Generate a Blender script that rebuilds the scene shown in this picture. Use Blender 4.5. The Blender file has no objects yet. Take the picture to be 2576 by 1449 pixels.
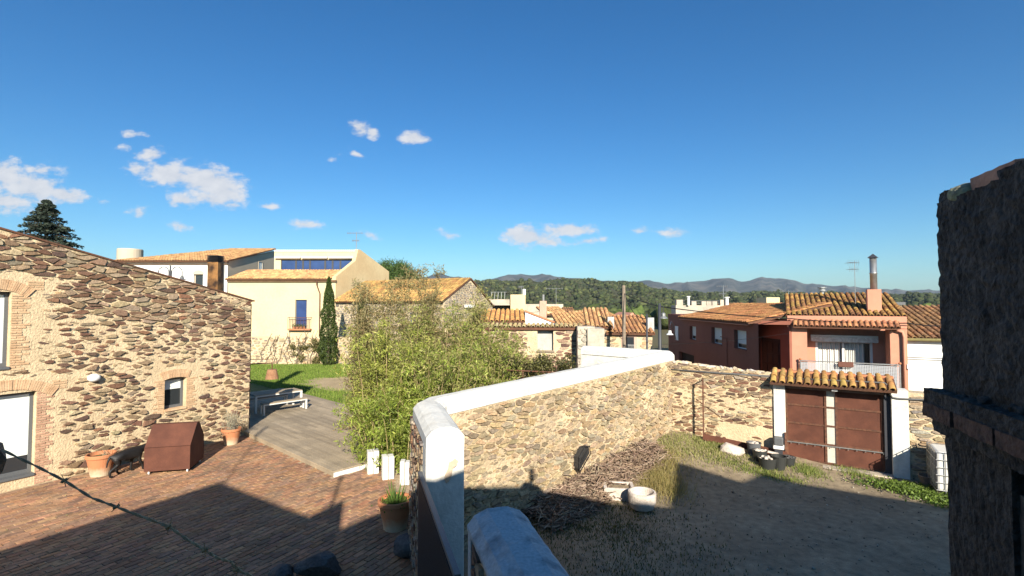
import bpy, bmesh, math, random
import numpy as np
from mathutils import Vector, Matrix
rnd = random.Random(7)
S = bpy.context.scene
# ---------------------------------------------------------------- camera, sky, sun, exposure
CAMZ, F, PITCH, CX, CY = 4.6, 1240.0, math.radians(2.0), 1288.0, 724.5
cam = bpy.data.cameras.new('camera'); cam.sensor_width = 36; cam.lens = 18*F/CX
cam.clip_start = .05; cam.clip_end = 20000
co = bpy.data.objects.new('camera', cam); S.collection.objects.link(co)
co.location = (0, 0, CAMZ); co.rotation_euler = (math.pi/2+PITCH, 0, 0); S.camera = co
SAZ, SEL = math.radians(-9.5), math.radians(25.5)          # direction the shadows fall, sun height
SH = Vector((math.sin(SAZ), math.cos(SAZ), 0)); TANE = math.tan(SEL)
LD = Vector((SH.x*math.cos(SEL), SH.y*math.cos(SEL), -math.sin(SEL)))
sl = bpy.data.lights.new('sun', 'SUN'); sl.energy = 5.0; sl.angle = math.radians(.55); sl.color = (1, .91, .77)
so = bpy.data.objects.new('sun', sl); S.collection.objects.link(so)
so.rotation_euler = LD.to_track_quat('-Z', 'Y').to_euler(); so.location = (10, -30, 30)
S.view_settings.view_transform = 'Standard'; S.view_settings.look = 'None'
S.view_settings.exposure = .84; S.view_settings.gamma = 1
S.view_settings.use_curve_mapping = False
S.render.engine = 'CYCLES'; S.cycles.diffuse_bounces = 1; S.cycles.max_bounces = 6
W = bpy.data.worlds.new('World'); S.world = W; W.use_nodes = True

def make_world():
    nt = W.node_tree; nt.nodes.clear(); N = nt.nodes.new; L = nt.links.new
    out = N('ShaderNodeOutputWorld'); bg = N('ShaderNodeBackground'); L(bg.outputs[0], out.inputs[0])
    sky = N('ShaderNodeTexSky'); sky.sky_type = 'NISHITA'; sky.sun_disc = False
    sky.sun_elevation = SEL; sky.sun_rotation = math.atan2(-SH.x, -SH.y)
    sky.altitude = 200; sky.air_density = 1.0; sky.dust_density = .9; sky.ozone_density = 2.6
    hs = N('ShaderNodeHueSaturation'); hs.inputs['Saturation'].default_value = 1.30
    L(sky.outputs[0], hs.inputs['Color'])
    tint = N('ShaderNodeMix'); tint.data_type = 'RGBA'; tint.blend_type = 'MULTIPLY'; tint.inputs[0].default_value = 1; tint.inputs[7].default_value = (.88, 1.27, 1.44, 1)
    L(hs.outputs[0], tint.inputs[6])
    tc = N('ShaderNodeTexCoord'); sx = N('ShaderNodeSeparateXYZ'); L(tc.outputs['Generated'], sx.inputs[0])
    def math_(op, a, b=None, clamp=False):
        m = N('ShaderNodeMath'); m.operation = op; m.use_clamp = clamp
        for i, q in enumerate((a, b)):
            if q is None: continue
            if isinstance(q, (int, float)): m.inputs[i].default_value = q
            else: L(q, m.inputs[i])
        return m.outputs[0]
    ym = math_('MAXIMUM', sx.outputs[1], .02)
    a = math_('DIVIDE', sx.outputs[0], ym); e = math_('DIVIDE', sx.outputs[2], ym)
    cx = N('ShaderNodeCombineXYZ'); L(a, cx.inputs[0]); L(e, cx.inputs[1])
    n1 = N('ShaderNodeTexNoise'); n1.inputs['Scale'].default_value = 30; n1.inputs['Detail'].default_value = 9; n1.inputs['Roughness'].default_value = .62
    mp0 = N('ShaderNodeMapping'); mp0.inputs['Scale'].default_value = (1, 1.7, 1); L(cx.outputs[0], mp0.inputs[0]); L(mp0.outputs[0], n1.inputs[0])
    # (x, y, half width, half height, tilt, weight) of each cloud, as directions given on the tangent plane of +Y
    cl = [(905,322,26,14,-18,1), (935,334,20,11,-35,.9), (1042,346,32,15,0,1), (1030,352,20,10,25,.7), (898,388,22,7,-30,.7), (832,405,14,7,0,.45), (870,376,22,8,20,.4),
          (332,338,32,10,-5,.75), (312,372,18,9,0,.5), (380,388,34,15,12,.85), (345,425,34,15,-10,.8), (430,440,75,26,-8,1.05), (520,455,85,30,-10,1.15), (560,478,55,32,-25,1.1), (460,503,38,15,0,.9), (535,500,60,16,-10,.95), (585,515,26,10,-10,.8),
          (352,534,30,13,-6,.75), (455,569,30,10,-5,.7), (765,565,42,11,-3,.75), (675,519,30,8,-5,.6), (248,509,26,8,0,.5), (5,440,60,32,-10,1.1), (80,470,75,30,-12,1.15), (160,490,55,16,-8,1.1), (10,505,70,24,-5,1.0), (95,430,60,16,0,.7), (-60,470,80,45,0,1.1),
          (1330,594,62,22,-8,1.05), (1300,588,36,14,0,.95), (1430,578,70,14,0,.95), (1375,608,50,9,0,.85), (1475,607,48,7,8,.75), (1125,590,26,10,-15,.7), (1612,580,22,8,5,.65), (1695,585,36,10,0,.75), (935,592,26,7,-20,.6)]
    cur = None
    for (x, y, w, h, t, k) in cl:
        r = ray(x, y)
        mp = N('ShaderNodeMapping'); mp.vector_type = 'TEXTURE'
        mp.inputs['Location'].default_value = (r.x/r.y, r.z/r.y, 0); mp.inputs['Rotation'].default_value = (0, 0, math.radians(t))
        mp.inputs['Scale'].default_value = (w*1.7/F, h*1.95/F, 1); L(cx.outputs[0], mp.inputs[0])
        ln = N('ShaderNodeVectorMath'); ln.operation = 'LENGTH'; L(mp.outputs[0], ln.inputs[0])
        v = math_('MULTIPLY', math_('SUBTRACT', 1.0, ln.outputs['Value'], True), k)
        cur = v if cur is None else math_('MAXIMUM', cur, v)
    d = math_('ADD', cur, math_('MULTIPLY', math_('SUBTRACT', n1.outputs[0], .5), 1.8))
    mr = N('ShaderNodeMapRange'); mr.interpolation_type = 'SMOOTHSTEP'; L(d, mr.inputs[0])
    mr.inputs[1].default_value = .18; mr.inputs[2].default_value = .78
    front = math_('MULTIPLY', math_('MINIMUM', math_('MULTIPLY', cur, 6.0), 1.0), math_('GREATER_THAN', sx.outputs[1], .05))
    mask = math_('MULTIPLY', math_('MULTIPLY', mr.outputs[0], front), .93)
    n2 = N('ShaderNodeTexNoise'); n2.inputs['Scale'].default_value = 30; n2.inputs['Detail'].default_value = 4; L(mp0.outputs[0], n2.inputs[0])
    mc = N('ShaderNodeMix'); mc.data_type = 'RGBA'; L(math_('MULTIPLY', n2.outputs[0], 1.0), mc.inputs[0])
    mc.inputs[6].default_value = (5.6, 6.0, 6.9, 1); mc.inputs[7].default_value = (9.4, 9.3, 9.3, 1)
    mx = N('ShaderNodeMix'); mx.data_type = 'RGBA'; L(mask, mx.inputs[0]); L(tint.outputs[2], mx.inputs[6]); L(mc.outputs[2], mx.inputs[7])
    L(mx.outputs[2], bg.inputs[0]); bg.inputs[1].default_value = .055

def ray(x, y):
    u, v = (x-CX)/F, (CY-y)/F; c, s = math.cos(PITCH), math.sin(PITCH)
    return Vector((u, c-v*s, s+v*c))
def G(x, y, z=0.0):
    r = ray(x, y); k = (z-CAMZ)/r.z; return Vector((r.x*k, r.y*k, z))
def D(x, y, Y):
    r = ray(x, y); k = Y/r.y; return Vector((r.x*k, Y, CAMZ+r.z*k))
make_world()
# ---------------------------------------------------------------- helpers
C = S.collection.objects
WL = {}
def tag(o, label=None, cat=None, group=None, kind=None):
    if label: o['label'] = label
    if cat: o['category'] = cat
    if group: o['group'] = group
    if kind: o['kind'] = kind
    return o
def thing(name, loc, label, cat, group=None):
    o = bpy.data.objects.new(name, None); C.link(o); o.location = loc; o.empty_display_size = .1
    WL[o.name] = Vector(loc); return tag(o, label, cat, group)
def link(name, me, parent=None, origin=(0, 0, 0), **t):
    o = bpy.data.objects.new(name, me); C.link(o)
    if parent is not None: o.parent = parent; WL[o.name] = WL[parent.name]
    else: o.location = origin; WL[o.name] = Vector(origin)
    return tag(o, **t)
class MB:
    def __init__(s): s.v = []; s.f = []; s.c = []; s.col = (1, 1, 1)
    def add(s, vs, fs):
        o = len(s.v); s.v += [tuple(v) for v in vs]; s.f += [tuple(i+o for i in f) for f in fs]; s.c += [s.col]*len(fs); return s
    def hexa(s, p): return s.add(p, [(0,3,2,1),(4,5,6,7),(0,1,5,4),(1,2,6,5),(2,3,7,6),(3,0,4,7)])
    def box(s, a, b):
        (x0,y0,z0),(x1,y1,z1) = a, b
        return s.hexa([(x0,y0,z0),(x1,y0,z0),(x1,y1,z0),(x0,y1,z0),(x0,y0,z1),(x1,y0,z1),(x1,y1,z1),(x0,y1,z1)])
    def fbox(s, fr, u0, u1, d0, d1, z0, z1):
        return s.hexa([fr.pt(u0,d0,z0),fr.pt(u1,d0,z0),fr.pt(u1,d1,z0),fr.pt(u0,d1,z0),fr.pt(u0,d0,z1),fr.pt(u1,d0,z1),fr.pt(u1,d1,z1),fr.pt(u0,d1,z1)])
    def prism(s, poly, vec):
        n = len(poly); vec = Vector(vec); a = [Vector(p) for p in poly]; b = [p+vec for p in a]
        return s.add(a+b, [tuple(range(n-1,-1,-1)), tuple(range(n,2*n))]+[(i,(i+1)%n,n+(i+1)%n,n+i) for i in range(n)])
    def fprism(s, fr, poly, d0, d1):       # poly in (u, z)
        return s.prism([fr.pt(u, d0, z) for u, z in poly], fr.n3*(d1-d0))
    def tube(s, pts, r, n=7):
        pts = [Vector(p) for p in pts]; m = len(pts); rs = r if isinstance(r, (list, tuple)) else [r]*m
        vs = []; up = Vector((0,0,1))
        for i, p in enumerate(pts):
            t = (pts[min(i+1,m-1)]-pts[max(i-1,0)]).normalized()
            a = t.cross(up) if abs(t.z) < .95 else t.cross(Vector((1,0,0)))
            a.normalize(); b = t.cross(a)
            for k in range(n):
                q = 2*math.pi*k/n; vs.append(p+(a*math.cos(q)+b*math.sin(q))*rs[i])
        fs = [(i*n+k, i*n+(k+1)%n, (i+1)*n+(k+1)%n, (i+1)*n+k) for i in range(m-1) for k in range(n)]
        fs += [tuple(range(n-1,-1,-1)), tuple((m-1)*n+k for k in range(n))]
        return s.add(vs, fs)
    def lathe(s, c, prof, n=24):
        c = Vector(c); vs = []; m = len(prof)
        for r, z in prof:
            for k in range(n):
                q = 2*math.pi*k/n; vs.append(c+Vector((r*math.cos(q), r*math.sin(q), z)))
        fs = [(i*n+k, i*n+(k+1)%n, (i+1)*n+(k+1)%n, (i+1)*n+k) for i in range(m-1) for k in range(n)]
        fs += [tuple(range(n-1,-1,-1)), tuple((m-1)*n+k for k in range(n))]
        return s.add(vs, fs)
    def sweep(s, path, prof):              # profile [(offset, height)] along a level-ish path, mitred
        P = [Vector(p) for p in path]; m = len(P); k = len(prof); vs = []
        for i, p in enumerate(P):
            d0 = (P[i]-P[i-1]) if i else (P[1]-P[0]); d1 = (P[i+1]-P[i]) if i < m-1 else d0
            d0 = Vector((d0.x,d0.y,0)).normalized(); d1 = Vector((d1.x,d1.y,0)).normalized()
            n0 = Vector((d0.y,-d0.x,0)); n1 = Vector((d1.y,-d1.x,0)); b = (n0+n1).normalized()
            sc = min(1/max(b.dot(n0), .3), 2.6)
            for (o, h) in prof: vs.append(p+b*o*sc+Vector((0,0,h)))
        fs = [(i*k+j, i*k+(j+1)%k, (i+1)*k+(j+1)%k, (i+1)*k+j) for i in range(m-1) for j in range(k)]
        fs += [tuple(range(k)), tuple((m-1)*k+j for j in range(k-1,-1,-1))]
        return s.add(vs, fs)
    def build(s, name, mat, parent=None, origin=None, smooth=False, bevel=0, **t):
        if parent is not None: L = WL[parent.name]
        else:
            if origin is None:
                a = np.array(s.v); origin = (float(a[:,0].mean()), float(a[:,1].mean()), float(a[:,2].min()))
            L = Vector(origin)
        me = bpy.data.meshes.new(name); me.from_pydata([(x-L.x, y-L.y, z-L.z) for x, y, z in s.v], [], s.f)
        at = me.attributes.new('col', 'FLOAT_COLOR', 'FACE')
        at.data.foreach_set('color', np.array([(*c, 1) for c in s.c], dtype=np.float32).ravel())
        me.materials.append(mat); me.validate()
        bm = bmesh.new(); bm.from_mesh(me); bmesh.ops.recalc_face_normals(bm, faces=bm.faces); bm.to_mesh(me); bm.free()
        if smooth: me.polygons.foreach_set('use_smooth', [True]*len(me.polygons))
        o = link(name, me, parent, L if parent is None else (0,0,0), **t)
        if bevel:
            b = o.modifiers.new('bevel', 'BEVEL'); b.width = bevel; b.segments = 2; b.limit_method = 'ANGLE'
        return o
def nmesh(name, V, Fc, mat, parent=None, origin=(0,0,0), col=None, **t):
    """big numpy mesh, all faces with the same number of corners"""
    L = np.array(WL[parent.name] if parent is not None else origin)
    V = np.asarray(V, dtype=np.float32)-L.astype(np.float32); Fc = np.asarray(Fc, dtype=np.int32)
    me = bpy.data.meshes.new(name); n, k = Fc.shape
    me.vertices.add(len(V)); me.vertices.foreach_set('co', V.ravel())
    me.loops.add(n*k); me.loops.foreach_set('vertex_index', Fc.ravel())
    me.polygons.add(n); me.polygons.foreach_set('loop_start', np.arange(0, n*k, k, dtype=np.int32))
    me.update(calc_edges=True)
    at = me.attributes.new('col', 'FLOAT_COLOR', 'FACE')
    c = np.ones((n,4), dtype=np.float32)
    if col is not None: c[:, :3] = col
    at.data.foreach_set('color', c.ravel()); me.materials.append(mat)
    return link(name, me, parent, origin, **t)
class Fr:                                  # vertical plane: u along, d outwards, z up
    def __init__(s, o, t, n=None):
        s.o = Vector((o[0], o[1], 0)); s.t = Vector((t[0], t[1], 0)).normalized()
        s.n3 = Vector((s.t.y, -s.t.x, 0))
        if n is not None and s.n3.dot(Vector((n[0], n[1], 0))) < 0: s.n3 = -s.n3
    def pt(s, u, d, z): return s.o+s.t*u+s.n3*d+Vector((0,0,z))
    def uv(s, x, y, d=0):
        r = ray(x, y); c = Vector((0,0,CAMZ)); p0 = s.o+s.n3*d
        k = (p0-c).dot(s.n3)/r.dot(s.n3); q = c+r*k; return (q-s.o).dot(s.t), q.z
# ---------------------------------------------------------------- materials
def M(name, c1, c2=None, rough=.85, nsc=2.5, mixlo=.35, mixhi=.65, var=.3, vsc=25, bump=.25, bsc=60, attr=False, objr=0, metal=0, spec=.3, transl=0, detail=4, dist=.02, island=0):
    m = bpy.data.materials.new(name); m.use_nodes = True; nt = m.node_tree; N = nt.nodes.new; L = nt.links.new
    b = nt.nodes['Principled BSDF']; b.inputs['Roughness'].default_value = rough; b.inputs['Metallic'].default_value = metal
    b.inputs['Specular IOR Level'].default_value = spec
    g = N('ShaderNodeNewGeometry'); pos = g.outputs['Position']
    def noise(sc, det=detail):
        n = N('ShaderNodeTexNoise'); n.inputs['Scale'].default_value = sc; n.inputs['Detail'].default_value = det; L(pos, n.inputs[0]); return n.outputs[0]
    def mixc(f, a, bb, mode='MIX'):
        x = N('ShaderNodeMix'); x.data_type = 'RGBA'; x.blend_type = mode
        for i, q in ((0, f), (6, a), (7, bb)):
            if isinstance(q, (int, float)): x.inputs[i].default_value = q
            elif isinstance(q, tuple): x.inputs[i].default_value = (*q, 1)[:4]
            else: L(q, x.inputs[i])
        return x.outputs[2]
    col = tuple(c1)
    if c2 is not None:
        mr = N('ShaderNodeMapRange'); L(noise(nsc), mr.inputs[0]); mr.inputs[1].default_value = mixlo; mr.inputs[2].default_value = mixhi
        col = mixc(mr.outputs[0], tuple(c1), tuple(c2))
    if var:
        mr = N('ShaderNodeMapRange'); L(noise(vsc), mr.inputs[0]); mr.inputs[1].default_value = .25; mr.inputs[2].default_value = .75
        mr.inputs[3].default_value = 1-var; mr.inputs[4].default_value = 1+var
        col = mixc(1.0, col, mr.outputs[0], 'MULTIPLY')
    if attr:
        a = N('ShaderNodeAttribute'); a.attribute_name = 'col'; col = mixc(1.0, col, a.outputs['Color'], 'MULTIPLY')
    if objr or island:
        src = N('ShaderNodeObjectInfo').outputs['Random'] if objr else g.outputs['Random Per Island']
        mr = N('ShaderNodeMapRange'); L(src, mr.inputs[0]); k = objr or island
        mr.inputs[3].default_value = 1-k; mr.inputs[4].default_value = 1+k
        col = mixc(1.0, col, mr.outputs[0], 'MULTIPLY')
    if isinstance(col, tuple): b.inputs['Base Color'].default_value = (*col, 1)
    else: L(col, b.inputs['Base Color'])
    if bump:
        bp = N('ShaderNodeBump'); bp.inputs['Strength'].default_value = bump; bp.inputs['Distance'].default_value = dist
        L(noise(bsc, 6), bp.inputs['Height']); L(bp.outputs[0], b.inputs['Normal'])
    if transl:
        tr = N('ShaderNodeBsdfTranslucent'); ms = N('ShaderNodeMixShader'); ms.inputs[0].default_value = transl
        if isinstance(col, tuple): tr.inputs[0].default_value = (*col, 1)
        else: L(col, tr.inputs[0])
        L(b.outputs[0], ms.inputs[1]); L(tr.outputs[0], ms.inputs[2]); L(ms.outputs[0], nt.nodes['Material Output'].inputs[0])
    return m
K = {}
K['mortar'] = M('lime_mortar', (.66,.52,.33), (.57,.44,.275), nsc=1.6, var=.16, vsc=14, bump=.55, bsc=22, dist=.05)
K['mortar_grey'] = M('pale_mortar', (.68,.54,.35), (.50,.39,.25), nsc=1.1, var=.2, vsc=16, bump=.6, bsc=24, dist=.05)
K['stone'] = M('field_stone', (1,1,1), rough=.9, var=.35, vsc=18, bump=.6, bsc=45, attr=True, dist=.03)
K['brick'] = M('pale_brick', (.64,.44,.265), (.56,.35,.20), nsc=5, var=.2, vsc=30, bump=.3, objr=.14, bsc=80)
K['paver'] = M('clay_paver', (.40,.24,.145), (.30,.175,.11), nsc=.9, var=.3, vsc=9, bump=.4, attr=True, bsc=50)
K['pavebed'] = M('paving_joint', (.52,.40,.26), (.36,.26,.17), nsc=1.2, var=.3, bump=.5)
K['white'] = M('white_limewash', (.74,.72,.65), (.55,.52,.45), nsc=2.4, mixlo=.50, mixhi=.80, var=.09, vsc=11, bump=.3, bsc=20, rough=.85, dist=.04, detail=8)
K['whiteshade'] = M('shaded_stained_limewash', (.46,.47,.47), (.17,.175,.18), nsc=3.2, mixlo=.52, mixhi=.72, var=.2, vsc=40, bump=.3, bsc=30)  # base greyed to deepen the shade on the near coping; blotches are stains
K['whitepaint'] = M('white_paint', (.8,.8,.77), var=.05, bump=.05, rough=.5)
K['corten'] = M('rusted_steel', (.135,.050,.030), (.095,.035,.022), nsc=3, var=.2, vsc=60, bump=.12, rough=.75, bsc=120)
K['rust'] = M('rusty_iron', (.16,.07,.04), (.09,.045,.03), nsc=12, var=.3, bump=.3, rough=.8)
K['wire'] = M('rusty_wire', (.66,.38,.19), (.46,.25,.12), nsc=60, var=.3, vsc=200, bump=.3, bsc=300, rough=.7)
K['terra'] = M('terracotta', (.50,.20,.09), (.43,.19,.10), nsc=3, var=.2, vsc=14, bump=.15, rough=.8)
K['tile'] = M('roof_tile', (.37,.205,.115), (.39,.27,.135), nsc=1.6, var=.35, vsc=12, bump=.4, attr=True, objr=.22, island=0, bsc=40)
K['tilebed'] = M('roof_bed', (.16,.07,.04), (.10,.055,.035), nsc=2, var=.3, bump=.3)
K['deck'] = M('weathered_board', (.40,.32,.22), (.31,.25,.175), nsc=1.3, var=.2, vsc=30, bump=.2, objr=.16, bsc=60)
K['wood'] = M('old_wood', (.28,.22,.16), (.19,.15,.11), nsc=4, var=.25, vsc=30, bump=.3)
K['darkmetal'] = M('dark_grey_metal', (.045,.047,.055), var=.1, bump=.05, rough=.5, spec=.5)
K['grey'] = M('grey_frame', (.12,.125,.13), var=.08, bump=.03, rough=.5)
K['steel'] = M('galvanised_steel', (.45,.45,.44), (.35,.35,.34), nsc=6, var=.1, bump=.05, rough=.4, metal=.7)
K['blind'] = M('white_blind', (.78,.82,.78), var=.03, bump=0, rough=.6)
K['glass'] = M('window_glass', (.03,.035,.04), var=0, bump=0, rough=.08, spec=.6)
K['blueglass'] = M('sky_blue_glass', (.035,.07,.20), (.02,.04,.12), nsc=.6, var=0, bump=0, rough=.12, spec=.6)
K['cream'] = M('cream_render', (.64,.53,.32), (.56,.46,.275), nsc=.45, mixlo=.45, mixhi=.75, var=.07, vsc=5, bump=.15, bsc=15, detail=8)
K['cream2'] = M('warm_cream_render', (.74,.58,.33), (.66,.48,.26), nsc=.4, var=.06, vsc=4, bump=.12, bsc=15)
K['beige'] = M('beige_render', (.55,.47,.35), (.50,.42,.31), nsc=.4, var=.06, bump=.1)
K['greyrender'] = M('grey_render', (.56,.48,.37), (.38,.33,.27), nsc=1.0, var=.18, vsc=7, bump=.2)
K['redshade'] = M('shaded_terracotta_render', (.27,.10,.066), (.24,.09,.06), nsc=.7, var=.07, vsc=5, bump=.15, bsc=30)  # red darkened to carry the shade on wing, recess and house side
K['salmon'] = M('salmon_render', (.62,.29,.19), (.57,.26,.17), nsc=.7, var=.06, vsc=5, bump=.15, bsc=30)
K['dirt'] = M('dry_dirt', (.33,.25,.155), (.25,.19,.12), nsc=.9, var=.3, vsc=14, bump=.6, bsc=30, dist=.04)
K['yard'] = None
K['soil'] = M('garden_soil', (.15,.11,.065), (.12,.12,.04), nsc=1.2, var=.35, bump=.6, bsc=20, dist=.05)
K['turf'] = M('turf', (.085,.13,.022), (.12,.13,.035), nsc=.8, var=.35, vsc=9, bump=.6, bsc=30, dist=.05)
K['grassb'] = M('grass_blade', (1,1,1), var=.2, vsc=3, bump=0, rough=.7, attr=True, transl=.25)
K['leaf'] = M('leaf', (1,1,1), var=.25, vsc=1.2, bump=0, rough=.55, attr=True, transl=.3, spec=.35)
K['needle'] = M('needle', (1,1,1), var=.2, vsc=1.5, bump=0, rough=.7, attr=True, transl=.08)
K['bark'] = M('bark', (.14,.10,.07), (.09,.065,.05), nsc=8, var=.3, bump=.6, bsc=40)
K['culm'] = M('bamboo_culm', (.38,.32,.14), (.30,.22,.11), nsc=4, var=.2, bump=.1)
K['stick'] = M('dry_stick', (1,1,1), var=.3, vsc=20, bump=.3, attr=True)
K['whitestone'] = M('pale_stone', (.66,.58,.50), (.52,.45,.38), nsc=5, var=.15, bump=.5, bsc=30, dist=.03)
K['marble'] = M('white_marble', (.82,.80,.74), (.66,.63,.57), nsc=4, var=.08, bump=.15, rough=.6)
K['boulder'] = M('grey_boulder', (.13,.125,.12), (.07,.065,.06), nsc=4, var=.3, bump=.7, bsc=25, dist=.04)
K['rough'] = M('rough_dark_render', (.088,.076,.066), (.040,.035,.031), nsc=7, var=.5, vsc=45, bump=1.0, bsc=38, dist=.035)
K['plastic'] = M('black_plastic', (.04,.042,.04), var=.1, bump=.03, rough=.45)
K['ibc'] = M('milky_plastic', (.72,.72,.68), var=.04, bump=0, rough=.4)
K['dog'] = M('black_dog_coat', (.013,.012,.012), var=.3, vsc=30, bump=.2, rough=.55, spec=.4)
K['curtain'] = M('curtain', (.70,.69,.64), var=.05, bump=0, rough=.8)
K['darkdoor_gap'] = M('dark_door_and_gap', (.035,.02,.016), var=.2, bump=.1)
K['hill'] = M('scrub_slope', (.085,.075,.035), (.05,.06,.022), nsc=.02, var=.3, vsc=.3, bump=0)
K['forest'] = M('forest_canopy', (1,1,1), var=.4, vsc=.5, bump=.8, bsc=1.2, attr=True, dist=.6)
K['mount'] = M('far_mountain', (.045,.05,.046), (.125,.11,.09), nsc=.0065, mixlo=.46, mixhi=.62, var=.4, vsc=.022, bump=1.0, bsc=.02, detail=8, dist=20)
K['pipe'] = M('grey_pipe', (.10,.10,.10), var=.1, bump=0, rough=.5)
K['black'] = M('black_cable', (.012,.012,.013), var=0, bump=0, rough=.5)

BROWN = [(.16,.085,.055),(.20,.115,.072),(.26,.17,.105),(.30,.205,.125),(.17,.10,.07),(.36,.265,.165),(.23,.145,.09),(.13,.08,.06),(.29,.23,.155),(.38,.29,.18),(.24,.125,.075),(.33,.24,.16)]
TAN = [(.40,.30,.17),(.33,.25,.155),(.44,.335,.205),(.30,.235,.155),(.32,.23,.14),(.48,.375,.235),(.35,.28,.19),(.25,.19,.13),(.45,.32,.175),(.37,.305,.215)]
RUIN = [(.16,.08,.06),(.20,.11,.08),(.13,.075,.06),(.26,.17,.12),(.30,.23,.16),(.22,.13,.09)]
GREY = [(.30,.265,.215),(.24,.21,.175),(.36,.32,.26),(.20,.17,.14),(.32,.26,.19)]
def jit(c, r, k=.16):
    q = 1+r.uniform(-k, k); return tuple(max(.01, x*q*(1+r.uniform(-.05,.05))) for x in c)
# ---------------------------------------------------------------- masonry
def clip(poly, nx, ny, d):
    out = []; n = len(poly)
    for i in range(n):
        a, b = poly[i], poly[(i+1) % n]; da = a[0]*nx+a[1]*ny-d; db = b[0]*nx+b[1]*ny-d
        if da <= 0: out.append(a)
        if (da < 0 < db) or (db < 0 < da):
            t = da/(da-db); out.append((a[0]+(b[0]-a[0])*t, a[1]+(b[1]-a[1])*t))
    return out
def masonry(parent, fr, u0, u1, zlo, zhi, cw, ch, pal, seed, keep=None, holes=(), d=0, nobj=300, proud=(.012,.04), mat=None, name='stone'):
    """irregular stones set in the mortar of a wall face; the largest are parts, the small rest one mesh"""
    r = random.Random(seed); mat = mat or K['stone']
    zl = zlo if callable(zlo) else (lambda u: zlo); zh = zhi if callable(zhi) else (lambda u: zhi)
    zmin = min(zl(u0), zl(u1)); zmax = max(zh(u0), zh(u1), zh((u0+u1)/2))
    ni = int((u1-u0)/cw)+3; nj = int((zmax-zmin)/ch)+3; pts = {}
    for j in range(-1, nj):
        for i in range(-1, ni):
            if r.random() < .24: continue                 # gaps in the lattice give larger stones
            pts[i, j] = (i+.5*(j % 2)+r.uniform(-.48,.48), j+.5+r.uniform(-.42,.42))
    out = []
    for (i, j), p in pts.items():
        uc, zc = u0+p[0]*cw, zmin+p[1]*ch
        if uc < u0 or uc > u1 or zc < zl(uc) or zc > zh(uc): continue
        k = keep(uc, zc, r) if keep else r.uniform(.8,.93)
        if k <= 0: continue
        poly = [(p[0]-1.6,p[1]-1.5),(p[0]+1.6,p[1]-1.5),(p[0]+1.6,p[1]+1.5),(p[0]-1.6,p[1]+1.5)]
        for dj in (-3,-2,-1,0,1,2,3):
            for di in (-3,-2,-1,0,1,2,3):
                if (di or dj) and (i+di, j+dj) in pts:
                    q = pts[i+di, j+dj]; nx, ny = q[0]-p[0], q[1]-p[1]
                    poly = clip(poly, nx, ny, (q[0]**2+q[1]**2-p[0]**2-p[1]**2)/2)
        if len(poly) < 3: continue
        gx = sum(q[0] for q in poly)/len(poly); gy = sum(q[1] for q in poly)/len(poly)
        ring = []
        for a, b in zip(poly, poly[1:]+poly[:1]):
            l = math.hypot(b[0]-a[0], b[1]-a[1])
            if l < .12: continue
            # round the corners off: keep points along each edge only
            for t in ((.07,.36,.66,.93) if l > .8 else (.09,.5,.91) if l > .5 else (.12,.88) if l > .25 else (.5,)):
                ring.append((a[0]+(b[0]-a[0])*t, a[1]+(b[1]-a[1])*t))
        if len(ring) < 4: continue
        pu = []; ro = r.gauss(0,.10); shx = r.uniform(-.12,.12)
        for q in ring:
            q = (q[0]+(q[1]-gy)*shx, q[1]+(q[0]-gx)*ro*cw/ch*.55)
            kk = k*(1+r.uniform(-.11,.10)); uu = u0+(gx+(q[0]-gx)*kk)*cw; zz = zmin+(gy+(q[1]-gy)*kk)*ch
            uu = min(max(uu, u0), u1); zz = min(max(zz, zl(uu)), zh(uu)-.004); pu.append((uu, zz))
        if any(h[0] < q[0] < h[1] and h[2] < q[1] < h[3] for h in holes for q in pu): continue
        ar = abs(sum(a[0]*b[1]-b[0]*a[1] for a, b in zip(pu, pu[1:]+pu[:1])))/2
        out.append((ar, pu, jit(r.choice(pal), r)))
    out.sort(key=lambda q: -q[0]); rest = MB()
    for i, (ar, pu, c) in enumerate(out):
        m = MB() if i < nobj else rest; m.col = c; n = len(pu); h = r.uniform(*proud)
        gu = sum(q[0] for q in pu)/n; gz = sum(q[1] for q in pu)/n; tx, tz = r.uniform(-.05,.05), r.uniform(-.1,.06)
        vs = [fr.pt(u, d-.03, z) for u, z in pu]+[fr.pt(gu+(u-gu)*.84, d+max(.004, h+(u-gu)*tx+(z-gz)*tz), gz+(z-gz)*.82) for u, z in pu]
        m.add(vs, [tuple(range(n, 2*n))]+[(q, (q+1) % n, n+(q+1) % n, n+q) for q in range(n)])
        if i < nobj: m.build(name, mat, parent)
    if rest.f: rest.build('small_stones', mat, parent, kind='stuff')
def bricks_rect(parent, fr, u0, u1, z0, z1, bl, bh, seed, d=.0, ragged=0, side=1, mat=None, proud=.014):
    r = random.Random(seed); z = z0; row = 0
    while z+bh <= z1+.001:
        e = r.choice((0, .45, 1))*ragged; a, b = (u0-e, u1) if side < 0 else (u0, u1+e)
        q = a
        off = bl*.5 if row % 2 else bl
        while q < b-.02:
            w = min(off if q == a else bl, b-q)
            if w > .03:
                m = MB(); p = proud+r.uniform(-.006,.006); m.fbox(fr, q+.008, q+w-.008, d-.03, d+p, z+.010, z+bh-.010); m.build('brick', mat or K['brick'], parent)
            q += w
        z += bh; row += 1
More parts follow.
